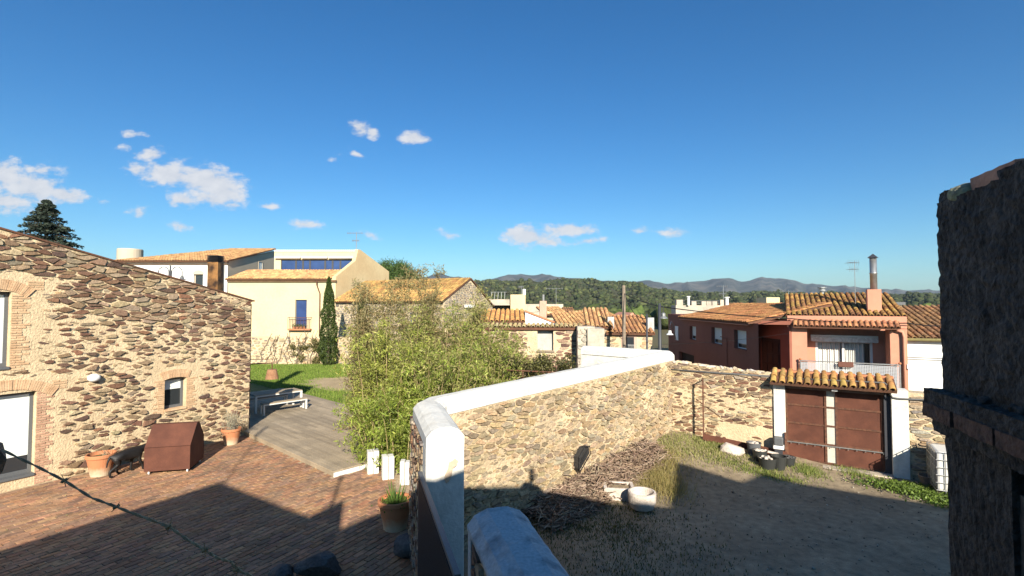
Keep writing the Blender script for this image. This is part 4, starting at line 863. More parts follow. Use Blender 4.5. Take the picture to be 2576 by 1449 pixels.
roof(t, FS.pt(sx_-.1,.25,sz), FS.t, -FS.n3*3.2+Vector((0,0,.85)), su1-sx_+.2, 3.3, pitch=.225, tl=.46, nobj=170, seed=16, cols=((1.0,.85,.72),(1.15,1.0,.8),(.85,.7,.65)))
roof(t, FS.pt(su0-.3,.2,FS.uv(1500,822)[1]), FS.t, -FS.n3*3+Vector((0,0,1.0)), sx_-su0+.6, 3.0, pitch=.25, tl=.46, nobj=40, seed=17, cols=ORANGE)
m = MB(); m.fbox(FS, su_-.38, su_+.42, .0, .03, szz-.5, szz+.42); m.build('window_surround', M('pink_surround', (.55,.36,.28), var=.1), t); m = MB(); m.fbox(FS, su_-.24, su_+.26, .03, .05, szz-.5, szz+.3); wd_ = m.build('window', K['glass'], t)
m = MB()
for k in range(8): a = su_-.22+k*.065; m.fbox(FS, a-.008, a+.008, .10, .12, szz-.5, szz-.12)
m.fbox(FS, su_-.26, su_+.28, .10, .12, szz-.13, szz-.10); m.build('balcony_bars', K['steel'], wd_)
for (x, y0, y1) in ((1536,819,797), (1636,822,799)):
    a = FS.uv(x,y0,-.6); m = MB(); m.fbox(FS, a[0]-.17, a[0]+.17, -.85, -.45, a[1]-.3, FS.uv(x,y1,-.6)[1]); m.build('chimney', K['steel'], t)
# ---- low red wing along the street
wX, wY = D(1892,812,21.5).x, 21.5; wz = D(1892,813,21.5).z; FWg = Fr((wX,wY), (.03,1), (-1,0))
wg = thing('red_wing', (wX, wY+6, 0), 'low terracotta-red house side in shade with three white-shuttered windows', 'house')
uE_ = FWg.uv(1681,800)[0]; hol = []
for (xa, xb, ya, yb) in ((1735,1751,822,856), (1790,1816,826,868), (1847,1878,833,881)):
    a, z0 = FWg.uv(xb, yb); b, _ = FWg.uv(xa, yb); _, z1 = FWg.uv(xb, ya); hol.append((a,b,z0,z1))
a, z0 = FWg.uv(1746, 905); b, _ = FWg.uv(1708, 905); hol.append((a,b,z0-.9,FWg.uv(1740,893)[1]))
m = MB(); wall_with_holes(m, FWg, 0, uE_, lambda u: wz, hol, -.26, 0); m.prism([(wX,wY,-.1),(wX+.265,wY,-.1),(wX-.012,wY-.56,-.1)], (0,0,wz+.1)); m.fbox(FWg, 2.3, uE_, -5, -4.7, -.1, wz); m.prism([(wX+.01,wY,-.1),(wX+.06,wY+.02,-.1),(11.68,23.4,-.1),(11.62,23.45,-.1)], (0,0,wz+.1)); m.build('wall', K['redshade'], wg)  # small wedge added at near end; its shaded face covers the lit end
m = MB(); m.fbox(FWg, FWg.uv(1713,800)[0], uE_+.02, -4, .03, wz-.05, FWg.uv(1690,790)[1]); m.build('parapet', K['redshade'], wg)
for i, (a,b,z0,z1) in enumerate(hol[:3]):
    m = MB(); m.fbox(FWg, a, b, -.22, -.18, z0, z1); w_ = m.build('window', K['whitepaint'], wg); m = MB(); m.fbox(FWg, a+.08, b-.08, -.178, -.172, z0+.05, z0+.22); m.build('pane', K['glass'], w_)
    m = MB(); zz = z0+.24
    while zz < z1-.03: m.fbox(FWg, a+.07, b-.07, -.178, -.165, zz, zz+.036); zz += .045
    m.build('roller_shutter', K['blind'], w_); m = MB(); m.fbox(FWg, a-.03, b+.03, -.2, .04, z0-.05, z0-.004); m.build('sill', K['redshade'], w_)
m = MB(); m.fbox(FWg, hol[3][0], hol[3][1], -.255, -.2, hol[3][2], hol[3][3]); m.build('garage_opening', K['darkdoor_gap'], wg)
m = MB(); u_ = FWg.uv(1829,850)[0]; m.tube([FWg.pt(u_,.02,.5),FWg.pt(u_,.02,3.0),FWg.pt(u_+.2,.25,3.05)], .02, 5); m.build('cable', K['redshade'], wg)
u_, z_ = FWg.uv(1703,838); m = MB(); m.fbox(FWg, u_-.3, u_+.3, 0, .03, z_-.45, z_+.45); m.build('plaque', K['whitepaint'], wg)
up_ = FWg.uv(1716,800)[0]
roof(wg, FWg.pt(up_,.22,wz+.02), -FWg.t, -FWg.n3*3.6+Vector((0,0,.82)), up_+.1, 3.7, pitch=.2, tl=.42, nobj=300, seed=18, cols=((1.3,.95,.75),(1.15,.85,.65),(1.4,1.08,.8)))
m = MB(); m.fbox(FWg, 0, up_, .0, .2, wz-.10, wz); m.build('eave', K['salmon'], wg)
# ---- salmon house with balcony
hO = D(1990,800,21.0); hT = Vector((.88,-.475,0)).normalized(); FH = Fr(hO, hT, (-1,-1)); hs = thing('salmon_house', (hO.x, hO.y, 0), 'salmon-pink house with tiled roof, white awning and curtained balcony door', 'house')
hu1 = FH.uv(2284,900)[0]; hp = FH.uv(2130,795)[1]; hlow = FH.uv(2130,826)[1]; hfl = FH.uv(2100,935)[1]-.55
m = MB(); m.fbox(FH, -.15, hu1, -.3, 0.0, hlow+.02, hp); m.build('parapet', K['salmon'], hs, bevel=.02)
m = MB(); pa = FH.uv(2031,880)[0]; m.fbox(FH, -.05, pa, -1.0, -.02, -.1, hlow+.01); m.lathe(FH.pt(.02,-.22,-.1), [(.2,0),(.2,hlow+.1)], 16); m.build('pier', K['salmon'], hs)
pb = FH.uv(2240,880)[0]; m = MB(); m.fbox(FH, pb, hu1, -1.0, -.02, -.1, hlow+.01); m.build('pier', K['salmon'], hs)
m = MB(); m.fbox(FH, pa, pb, -1.2, 0, hfl-.5, hfl); m.fbox(FH, pa, pb, -.05, 0, -.1, hfl-.5); m.build('balcony_floor', K['salmon'], hs)
bd0 = FH.uv(2052,880,-1.1)[0]; bd1 = FH.uv(2196,880,-1.1)[0]; bdt = FH.uv(2120,857,-1.1)[1]
m = MB(); wall_with_holes(m, FH, pa-.3, pb+.3, lambda u: hp-.1, [(bd0,bd1,hfl,bdt)], -1.4, -1.2); m.build('back_wall', K['salmon'], hs)
m = MB(); m.fbox(FH, -.1, hu1, -5.0, -1.41, -.1, hp-.1); m.build('body', K['redshade'], hs)  # body takes the darkened red so the salmon house side reads as shaded
m = MB(); fw = .09; mid = (bd0+bd1)/2
for a in (bd0, mid-.05, bd1-fw): m.fbox(FH, a, a+fw, -1.28, -1.2, hfl, bdt)
m.fbox(FH, bd0, bd1, -1.285, -1.215, bdt-.1, bdt); dr_ = m.build('balcony_door', K['whitepaint'], hs)
m = MB(); m.fbox(FH, bd0, bd1, -1.40, -1.395, hfl, bdt); m.build('pane', K['glass'], dr_)
for (a, b) in ((bd0+.1, mid-.07), (mid+.07, mid+.07+(bd1-mid)*.66)):
    m = MB(); n = 40; pts = [(a+(b-a)*i/n, -1.34+.03*math.sin(i*1.55)+.012*math.sin(i*.7)) for i in range(n+1)]
    m.add([FH.pt(u,d,hfl) for u,d in pts]+[FH.pt(u,d,bdt-.1) for u,d in pts], [(i,i+1,n+2+i,n+1+i) for i in range(n)]); m.build('curtain', K['curtain'], dr_, smooth=True)
m = MB(); au0_, au1_ = FH.uv(2040,850,-.9)[0], FH.uv(2210,850,-.9)[0]; az_ = FH.uv(2120,850,-.9)[1]; m.fbox(FH, au0_, au1_, -1.18, -.95, az_-.02, az_+.10); aw = m.build('awning', K['whitepaint'], hs)
m = MB(); n = 44; zz = [az_-.16-.03*abs(math.sin(i*math.pi/4)) for i in range(n+1)]; us = [au0_+(au1_-au0_)*i/n for i in range(n+1)]
m.add([FH.pt(u,-.93,az_+.02) for u in us]+[FH.pt(u,-.92,z) for u,z in zip(us,zz)], [(i,i+1,n+2+i,n+1+i) for i in range(n)]); m.build('valance', M('striped_canvas', (.8,.78,.74), (.66,.62,.58), nsc=9, mixlo=.45, mixhi=.55, var=0, bump=0), aw)
rz0 = FH.uv(2130,913)[1]; ra, rb_ = FH.uv(2012,915)[0], FH.uv(2264,925)[0]
m = MB(); m.fbox(FH, ra, rb_, .10, .14, rz0, rz0+.045); m.fbox(FH, ra, ra+.04, .10, .14, hfl-.3, rz0); m.fbox(FH, rb_-.04, rb_, .10, .14, hfl-.3, rz0); rl = m.build('railing', K['steel'], hs)
m = MB(); k = 0; cell = .055; nn = int((rb_-ra)/cell); zt = rz0-.04; nz = int((zt-hfl+.25)/cell)
for i in range(nn): m.fbox(FH, ra+.04+i*cell, ra+.04+i*cell+.026, .115, .123, zt-nz*cell, zt)
for j in range(nz): m.fbox(FH, ra+.04, rb_-.04, .1145, .1235, zt-j*cell-.026, zt-j*cell)
m.build('lattice', M('grey_white_lattice', (.42,.43,.44), var=.05, bump=0), rl)
for u_ in (ra+.02, rb_-.02):
    m = MB(); m.lathe(FH.pt(u_,.12,rz0+.04), [(.03,0),(.05,.03),(.05,.06),(.02,.09)], 10); m.build('finial', K['terra'], rl)
pc = FH.pt((ra+rb_)/2-.1,.14,rz0-.12); pl_ = thing('planter', pc, 'brown planter box hung on the salmon house balcony rail', 'planter'); m = MB(); m.fbox(FH, (ra+rb_)/2-.36, (ra+rb_)/2+.16, .15, .33, rz0-.14, rz0+.06); m.build('trough', M('brown_clay', (.16,.07,.05), var=.2), pl_, bevel=.015)
m = MB(); m.fbox(FH, .08, hu1-.28, 0.002, .30, hlow, hlow+.09); m.build('canopy_beam', K['salmon'], hs)
roof(hs, FH.pt(.05,.36,hlow+.10), FH.t, -FH.n3*.36+Vector((0,0,.20)), hu1-.30, .44, pitch=(hu1-.3)/19, tl=.42, nobj=40, seed=19, cols=((1.0,.72,.7),(.85,.6,.6),(1.15,.85,.75)), lift=.01, name='canopy')
roof(hs, FH.pt(-.2,-.05,hp+.01), FH.t, -FH.n3*3.9+Vector((0,0,.98)), hu1+.25, 4.0, pitch=.205, tl=.42, nobj=300, seed=20, cols=GOLD, lift=.03)
cu = FH.uv(2203,790,-.7)[0]; m = MB(); m.fbox(FH, cu-.27, cu+.20, -1.1, -.65, hp-.1, FH.uv(2200,728,-.7)[1]); chm = m.build('chimney', K['salmon'], hs, bevel=.01)
zc = FH.uv(2200,728,-.7)[1]; pz_ = FH.pt(cu-.02,-.87,zc); zf = FH.uv(2197,650,-.87)[1]
m = MB(); m.lathe(pz_, [(.125,0),(.125,(zf-zc)*.5),(.14,(zf-zc)*.5+.01),(.14,(zf-zc)*.5+.05),(.125,(zf-zc)*.5+.06),(.125,zf-zc)], 18); m.build('flue_pipe', K['steel'], chm, smooth=True)
m = MB(); m.lathe((pz_.x,pz_.y,zf+.02), [(.235,0),(.22,.02),(.01,.17)], 4); m.build('flue_cap', K['darkmetal'], chm)
antenna('aerial_mast', 'thin aerial beside the steel flue on the salmon house', (pz_.x-.42, pz_.y+.5, hp+.5), FH.uv(2180,655,-1.2)[1]-hp-.5, arms=((.95,.5),(.8,.4)), r=.012)
m = MB(); u_ = FH.uv(2270,850)[0]; m.tube([FH.pt(u_-.2,.05,hlow-.05),FH.pt(u_,.07,hlow-.1),FH.pt(u_+.03,.07,hlow-.3),FH.pt(u_+.03,.07,.2)], .05, 8); m.build('downpipe', K['salmon'], hs, smooth=True)
u_, z_ = FH.uv(2278,920); m = MB(); m.fbox(FH, u_+.03, u_+.22, .0, .1, z_-.1, z_+.06); m.build('meter_box', K['whitepaint'], hs)
# dark recess with a panelled door between the wing and the salmon house
FRc = Fr((11.64,23.4), (.14,-2.3), (-1,0)); rt_ = thing('recessed_entry', FRc.pt(1,0,0), 'dark panelled door in a shaded recess between the two red houses', 'door')
m = MB(); m.fbox(FRc, -.3, 2.4, -.25, 0, -.1, 4.0); m.build('wall', K['redshade'], rt_)
m = MB(); m.prism([(wX-.1,wY+.1,wz-.05),(11.9,20.9,wz-.05),(12.3,23.6,wz-.05),(11.2,23.6,wz-.05)], (0,0,.16)); m.build('soffit', K['redshade'], rt_)
m = MB(); m.fbox(FRc, .35, 1.75, 0, .02, .3, 3.1); m.build('door_leaf', K['darkdoor_gap'], rt_)
for i in range(3):
    for j in range(5):
        m = MB(); a = .43+i*.44; z = .5+j*.5; m.fbox(FRc, a, a+.36, .021, .05, z, z+.42); m.build('door_panel', K['darkdoor_gap'], rt_)
# ---- white house on the right with brown roof
rX = FH.uv(2290,900)[0]; FX = Fr(FH.pt(rX,-.9,0), (.93,-.36), (-1,-1)); xz = FX.uv(2325,852)[1]
t = thing('white_house', FH.pt(rX+2,-.9,0), 'white house with a brown barrel-tiled roof right of the salmon house', 'house')
m = MB(); m.fbox(FX, -.1, 6, -5, 0, -.1, xz); m.build('wall', K['whitepaint'], t)
roof(t, FX.pt(-.3,.2,xz+.02), FX.t, -FX.n3*4.6+Vector((0,0,1.25)), 6, 4.8, pitch=.225, tl=.45, nobj=300, seed=23, cols=BRN)
m = MB(); m.tube([FX.pt(-.3,.24,xz-.03), FX.pt(6,.24,xz-.03)], .06, 8); m.build('gutter', M('mossy_gutter', (.20,.17,.07), var=.3), t)
m = MB(); m.tube([FX.pt(.0,.02,xz-.75), FX.pt(6,.02,xz-.80)], .012, 5); m.tube([FX.pt(.0,.02,xz-.83), FX.pt(6,.02,xz-.87)], .012, 5); m.build('cable', K['pipe'], t)
t = block('village_house', 'small cream rooftop room with grey slab behind the salmon house', 2222, 2276, 768, 31, 3, K['cream']); m = MB(); a, b = D(2216,767,30.7), D(2278,767,30.7); m.box((a.x,30.7,a.z),(b.x,34,a.z+.18)); m.build('slab', K['grey'], t)
# ---- roof terrace house behind the wing
t = block('village_house', 'cream house with a crenellated roof terrace behind the red wing', 1700, 1822, 768, 41, 1.2, K['greyrender'])
for k, xx in enumerate((1702,1740,1765,1778,1792,1812)):
    a, b = D(xx,754 if k in (0,5) else 758,41), D(xx+(12 if k else 16),768,41); m = MB(); m.box((a.x,41,b.z-.02),(b.x,41.4,a.z)); m.build('parapet_stub', K['greyrender'], t)
m = MB(); zz = D(1760,757,41.2).z; m.tube([(D(1702,757,41.2).x,41.2,zz),(D(1822,757,41.2).x,41.2,zz)], .03, 6); m.tube([(D(1702,760,41.2).x,41.2,zz-.2),(D(1822,760,41.2).x,41.2,zz-.2)], .03, 6); m.build('railing', K['grey'], t)
for (xx, y0, y1, w) in ((1732,768,745,3), (1829,782,747,4)):
    a = D(xx,y0,40.8); m = MB(); rr_ = w*40.8/F; m.lathe(a, [(rr_,0),(rr_,D(xx,y1,40.8).z-a.z-.1),(rr_*1.6,D(xx,y1,40.8).z-a.z-.08),(rr_*1.6,D(xx,y1,40.8).z-a.z)], 10); m.build('flue', K['whitepaint'], t)
tiled(t, 1820, 1935, 788, 39.5, 764, 44, pitch=.34, seed=24, cols=BRN, nobj=60)
m = MB(); a, b = D(1928,748,36), D(1962,772,36); m.box((a.x,36,b.z-1),(b.x,37.5,a.z)); m.build('stair_head', K['cream'], t)
antenna('aerial_mast', 'tall aerial on the terrace house with a dish', (D(1820,760,43).x,43,D(1820,760,43).z-1), D(1820,718,43).z-D(1820,760,43).z+1, arms=((.97,1.0),(.7,.6)), r=.03)
antenna('aerial_mast', 'short aerial behind the red wing roof', (D(1984,760,44).x,44,D(1984,770,44).z-.5), 1.9, arms=((.95,1.3),), r=.03)
antenna('aerial_mast', 'aerial over the streaked grey wall', (D(1400,765,56).x,56.5,D(1400,766,56).z), 1.9, arms=((.95,2.0),), r=.03)
antenna('aerial_mast', 'small aerial on the pale yellow house roof', (D(1312,741,50).x,50,D(1312,742,50).z), .9, arms=((.9,.5),), r=.03)
t = thing('flue_cowl', D(2068,738,27.5), 'round metal chimney cowl above the salmon house ridge', 'chimney cowl'); a = D(2068,742,27.5); m = MB(); m.lathe(a, [(.10,-.6),(.10,.18),(.2,.20),(.2,.30),(.13,.31),(.13,.36),(.22,.37),(.22,.44)], 14); m.build('cowl', K['steel'], t)
# ---- poles and wires
def pole(lab, x, yt, Y, r, mat, z0=0):
    p = D(x,yt,Y); t = thing('utility_pole', (p.x,Y,z0), lab, 'pole'); m = MB(); m.tube([(p.x,Y,z0),(p.x,Y,p.z)], [r, r*.8], 9); m.build('shaft', mat, t, smooth=True); return t, p
t1, p1 = pole('weathered wooden utility pole above the white wall', 1569, 718, 24, .10, K['wood'])
t2, p2 = pole('slim dark pole in front of the stone cottage', 1627, 790, 23.5, .055, K['darkmetal'])
t3, p3 = pole('dark metal pole carrying a grey street lamp by the red wing', 1659, 763, 20, .075, K['darkmetal'])
a = D(1669,801,20); m = MB(); m.lathe(a, [(.17,0),(.16,.02),(.09,.09),(.085,.20),(.03,.24)], 16); m.build('lamp_head', K['steel'], t3); m = MB(); m.tube([(p3.x,20,p3.z-.1),(p3.x+.14,20,p3.z-.12),(a.x,20,p3.z-.25),(a.x,20,a.z+.2)], .018, 6); m.build('bracket', K['darkmetal'], t3)
a = D(1685,842,24); t = thing('wall_lantern', a, 'pale street lamp on a curved bracket fixed to the end of the red wing', 'street lamp'); m = MB(); m.lathe(a, [(.17,0),(.15,.03),(.08,.08),(.07,.2)], 14); m.build('lamp_head', K['whitepaint'], t); q = D(1700,835,26); m = MB(); m.tube([a+Vector((0,0,.2)), a+Vector((.02,0,.5)), a+Vector((.2,.4,.62)), a+Vector((.42,.8,.5)), Vector((q.x,q.y,q.z-.4))], .02, 6); m.build('bracket', K['darkmetal'], t)
def cable(lab, pts, r=.014, sag=.25):
    P = []
    for a, b in zip(pts, pts[1:]):
        for i in range(13):
            q = i/12; v = Vector(a).lerp(Vector(b), q); v.z -= sag*4*q*(1-q)*.25; P.append(v)
    m = MB(); m.tube(P, r, 4); m.build('overhead_cable', K['black'], label=lab, cat='cable')
cable('overhead cable from the wooden pole past the dark pole to the salmon house', [D(1569,738,24), D(1659,771,20), D(1985,801,20.9), D(2284,813,19.0), D(2400,818,18.6)], .02)
cable('overhead cable sloping down from the wooden pole to the slim dark pole', [D(1569,734,24), D(1596,790,23.8), D(1627,802,23.5)], .018)
cable('overhead cable from the wooden pole back to the grey rendered house', [D(1569,758,24), D(1420,775,40), D(1235,790,46)], .014, .6)
cable('thin overhead cables from the wing door recess to the dark pole', [D(1659,866,20), D(1985,838,21)], .006, .4)
# ================================================================ HILLS
def interp(x, P):
    for (a, ya), (b, yb) in zip(P, P[1:]):
        if a <= x <= b: t = (x-a)/(b-a); t = t*t*(3-2*t); return ya+(yb-ya)*t
    return P[0][1] if x < P[0][0] else P[-1][1]
def vnoise(seed):
    r = random.Random(seed); tb = [r.uniform(-1,1) for _ in range(512)]
    def f(x):
        i = math.floor(x); t = x-i; t = t*t*(3-2*t); return tb[i % 512]*(1-t)+tb[(i+1) % 512]*t
    return f
def ridge(name, prof, dist, depth, mat, seed, amp, nx=420, ny=46, xr=(-900,3500)):
    """slope rising from the plain to a skyline at the given distance; returns the height grid"""
    f1, f2 = vnoise(seed), vnoise(seed+1); V = []; Fc = []
    for j in range(ny+1):
        t = j/ny
        for i in range(nx+1):
            x = xr[0]+(xr[1]-xr[0])*i/nx; az = (x-CX)/F
            y = interp(x, prof)+f1(x*.11)*1.0+f1(x*.031)*1.6; Yd = dist-depth+depth*t*1.25
            zr_ = D(x, y, dist).z
            h = min(t/.8, 1); up = h*h*(3-2*h) if t < .8 else 1-.9*((t-.8)/.2)**2
            fold = amp*(f2(x*.035+t*3)*.6+f1(x*.09+2.1*t)*.4+f2(x*.2-t*2)*.22)*math.sin(math.pi*min(h,1))
            V.append((az*Yd, Yd, zr_*up+fold-2*(1-h)))
    for j in range(ny):
        for i in range(nx): k = j*(nx+1)+i; Fc.append((k,k+1,k+nx+2,k+nx+1))
    nmesh(name, V, Fc, mat, kind='structure'); return np.array(V).reshape(ny+1,nx+1,3)
ridge('mountain_range', [(-900,715),(600,700),(1000,705),(1060,698),(1105,690),(1150,700),(1190,709),(1240,700),(1290,690),(1345,693),(1400,698),(1450,702),(1520,706),(1560,710),(1600,709),(1700,713),(1770,707),(1830,703),(1875,709),(1925,699),(1970,703),(2040,716),(2120,722),(2200,729),(2310,730),(2330,728),(2400,733),(3500,735)], 3600, 1700, K['mount'], 5, 34)
HG = ridge('wooded_hill', [(-900,735),(700,728),(1050,716),(1200,714),(1330,715),(1420,709),(1480,707),(1560,716),(1620,727),(1720,737),(1850,741),(2000,741),(2350,744),(3500,748)], 850, 640, K['hill'], 9, 9)
def forest():
    rg = np.random.default_rng(4); bm = bmesh.new(); bmesh.ops.create_icosphere(bm, subdivisions=2, radius=1); bv = np.array([v.co[:] for v in bm.verts]); bf = np.array([[v.index for v in f.verts] for f in bm.faces]); bm.free()
    ny, nx, _ = HG.shape; VV, FF, CC = [], [], []; n = 0
    pal = np.array([(.030,.042,.014),(.042,.056,.019),(.055,.066,.023),(.036,.046,.021),(.075,.085,.03),(.048,.052,.025)])
    for k in range(16500):
        j = rg.integers(2, ny-6); i = rg.integers(170, 365); p = HG[j,i]+(HG[j+1,i+1]-HG[j,i])*rg.random(); Y = p[1]
        if rg.random() > .45+.55*(1-Y/900): continue
        s = rg.uniform(1.2,2.8)*(.75+.35*Y/850); q = 1+rg.normal(size=(len(bv),1))*.20
        v = bv*q*np.array([s*rg.uniform(.85,1.2), s, s*rg.uniform(.65,1.0)])+p+np.array([0,0,s*.45])
        VV.append(v); FF.append(bf+n*len(bv)); CC.append(np.tile(pal[rg.integers(0,6)]*rg.uniform(.7,1.35), (len(bf),1))); n += 1
    # poplars and greener trees at the foot
    for k in range(520):
        Y = rg.uniform(95,210); x = rg.uniform(1180,2420); p = np.array(D(x,780,Y)[:]); p[2] = 0; s = rg.uniform(1.2,2.3); hgt = rg.uniform(.8,1.25)
        q = 1+rg.normal(size=(len(bv),1))*.22; v = bv*q*np.array([s,s,s*hgt])+p+np.array([0,0,s*hgt*.8])
        VV.append(v); FF.append(bf+n*len(bv)); CC.append(np.tile(np.array([(.06,.075,.022),(.075,.105,.026),(.045,.06,.02)])[rg.integers(0,3)]*rg.uniform(.7,1.3), (len(bf),1))); n += 1
    nmesh('woodland', np.vstack(VV), np.vstack(FF), K['forest'], origin=(0,400,0), col=np.vstack(CC), label='dark green scrub woodland covering the hill beyond the village', cat='woodland', kind='stuff')
forest()
# ================================================================ TREES AND PLANTS
def bamboo(name, lab, c, ncu, hgt, spread, seed, dens=1.0, pal=None, low=.03, ls=.135, group='bamboo clumps in the garden'):
    rg = np.random.default_rng(seed); t = thing(name, (c[0],c[1],0), lab, 'bamboo', group); cen = []; shd = []
    for k in range(ncu):
        a = rg.uniform(0,2*np.pi); rr_ = rg.uniform(0,1)**.6*.55*spread; b = np.array([c[0]+np.cos(a)*rr_, c[1]+np.sin(a)*rr_, 0.]); h = hgt*rg.uniform(.6,1.08); le = rg.uniform(.05,.5)*spread; a2 = a+rg.normal()*.5
        pts = [b+np.array([np.cos(a2)*le*s**2.2, np.sin(a2)*le*s**2.2, h*(s-.10*s**4*le)]) for s in np.linspace(0,1,9)]
        m = MB(); m.tube(pts, [.018*(1-.7*s) for s in np.linspace(0,1,9)], 5); m.build('culm', K['culm'], t)
        P = np.array(pts); nn = int(52*dens*h/4.5)
        for s in rg.uniform(low,1,nn):
            q = s*8; i = min(int(q),7); p = P[i]+(P[i+1]-P[i])*(q-i); aa = rg.uniform(0,2*np.pi); ln = rg.uniform(.2,.75)*(1.15-.45*s); el = rg.uniform(-.25,.45)
            d = np.array([np.cos(aa)*np.cos(el), np.sin(aa)*np.cos(el), np.sin(el)]); nl = rg.integers(9,18); f = rg.uniform(.3,1.05,nl)[:,None]
            cen.append(p+d*ln*f+rg.normal(size=(nl,3))*.06-np.array([0,0,.12])*f**2); shd.append(np.full(nl, rg.uniform(.72,1.32)))
    cen = np.vstack(cen); shd = np.concatenate(shd); kz = cen[:,2] > .03; cen = cen[kz]; shd = shd[kz]; V, Fq = leaf_arrays(cen, ls, ls*.2, rg, droop=.45, lvar=.5)
    pal = pal or [(.29,.33,.055),(.36,.39,.075),(.22,.26,.045),(.40,.39,.11),(.31,.31,.085)]
    nmesh('leaves', V, Fq, K['leaf'], t, col=pick(rg, len(cen), pal)*shd[:,None], kind='stuff')
LUSH = [(.23,.30,.042),(.29,.36,.058),(.17,.23,.034),(.33,.36,.085)]; OLIVE = [(.30,.30,.085),(.36,.33,.115),(.23,.23,.065),(.37,.31,.14)]; FADE = [(.27,.24,.10),(.33,.27,.125),(.21,.20,.08),(.28,.20,.09)]
bamboo('bamboo_clump', 'bright green low bamboo thicket behind the three white blocks', (-3.35,14.55), 24, 2.6, 1.7, 1, 1.7, LUSH)
bamboo('bamboo_clump', 'leafy bamboo thicket overhanging the deck edge', (-4.05,15.9), 26, 4.0, 1.7, 2, 1.3)
bamboo('bamboo_clump', 'dense green bamboo filling the bend of the white-topped wall', (-2.2,15.6), 30, 3.7, 1.9, 3, 1.35, LUSH+OLIVE)
bamboo('bamboo_clump', 'tall olive-green bamboo in the middle of the garden', (-2.6,17.6), 30, 4.5, 2.0, 4, 1.2, OLIVE+[(.2,.26,.045)])
bamboo('bamboo_clump', 'tall bamboo beside the ruined outbuilding', (-1.0,17.6), 28, 4.1, 1.8, 5, 1.2, OLIVE+LUSH)
bamboo('bamboo_clump', 'thin pale bamboo next to the outbuilding wall', (.1,18.6), 20, 3.6, 1.6, 6, .9, OLIVE)
bamboo('bamboo_clump', 'slender faded bamboo standing taller before the barn roof, by the cypress', (-5.15,18.2), 18, 5.8, 1.0, 7, 1.9, FADE)
bamboo('bamboo_clump', 'slender faded bamboo rising highest before the middle of the barn roof', (-3.6,18.8), 20, 6.0, 1.0, 8, 1.9, FADE)
bamboo('bamboo_clump', 'wispy olive bamboo before the right end of the barn roof', (-2.1,19.0), 14, 5.2, 1.4, 9, 1.3, OLIVE)
def cypress(lab, x, yb, yt, Y, wpx, seed, n=9000):
    b = D(x,yb,Y); zt = D(x,yt,Y).z; R = wpx*Y/F/2; rg = np.random.default_rng(seed); t = thing('cypress_tree', (b.x,Y,0), lab, 'cypress'); H = zt
    m = MB(); m.tube([(b.x,Y,0),(b.x,Y,H*.95)], [.14,.02], 8); m.build('trunk', K['bark'], t)
    s = rg.uniform(0,1,n)**.85; prof = np.minimum(1, (s/.05)**.5)*(1-s**2.2)**.8*(1+.10*np.sin(s*31+rg.uniform(0,6))) ; a = rg.uniform(0,2*np.pi,n); lump = 1+.10*np.sin(a*3+s*17)+.08*np.sin(a*5-s*29)
    rr_ = R*prof*lump*(.72+.3*rg.uniform(0,1,n)**.5); cen = np.column_stack([b.x+np.cos(a)*rr_, Y+np.sin(a)*rr_, s*H+.03])
    V, Fq = leaf_arrays(cen, .20, .06, rg, droop=-1.0); nmesh('crown', V, Fq, K['leaf'], t, col=pick(rg,n,[(.055,.085,.018),(.075,.11,.022),(.04,.065,.014),(.09,.12,.03)]), kind='stuff')
cypress('slim dark green cypress against the cream house wall', 825, 918, 698, 38.0, 42, 1)
cypress('dark cypress half hidden by bamboo in front of the barn', 908, 900, 745, 36.5, 34, 2, 6000)
def pine():
    Y = 78; c = D(985,690,Y); rg = np.random.default_rng(3); t = thing('pine_tree', (c.x,Y,0), 'rounded green pine crown behind the cream house gable', 'pine'); sc_ = Y/F
    m = MB(); m.tube([(c.x,Y,0),(c.x+.2,Y,4),(c.x,Y,9)], [.35,.28,.2], 8)
    for k in range(7): a = k*.9; m.tube([(c.x,Y,6+k*.3),(c.x+math.cos(a)*2.4,Y+math.sin(a)*2.4,9+.3*k)], [.12,.04], 5)
    m.build('trunk', K['bark'], t); cen = []
    for k in range(120):
        th = rg.uniform(0,2*np.pi); f = rg.uniform(.15,1)**.6; q = np.array([np.cos(th)*f*62*sc_, np.sin(th)*f*3.2, 0]); z = c.z+ (48*sc_)*np.sqrt(max(0,1-f*f))*rg.uniform(.15,1.0)-.5-1.0*f
        cen.append(np.array([c.x,Y,z])+q+rg.normal(size=(150,3))*np.array([.5,.5,.36]))
    cen = np.vstack(cen); V, Fq = leaf_arrays(cen, .34, .09, rg, droop=-.7); nmesh('crown', V, Fq, K['needle'], t, col=pick(rg,len(cen),[(.055,.10,.02),(.085,.14,.03),(.04,.07,.015)]), kind='stuff')
pine()
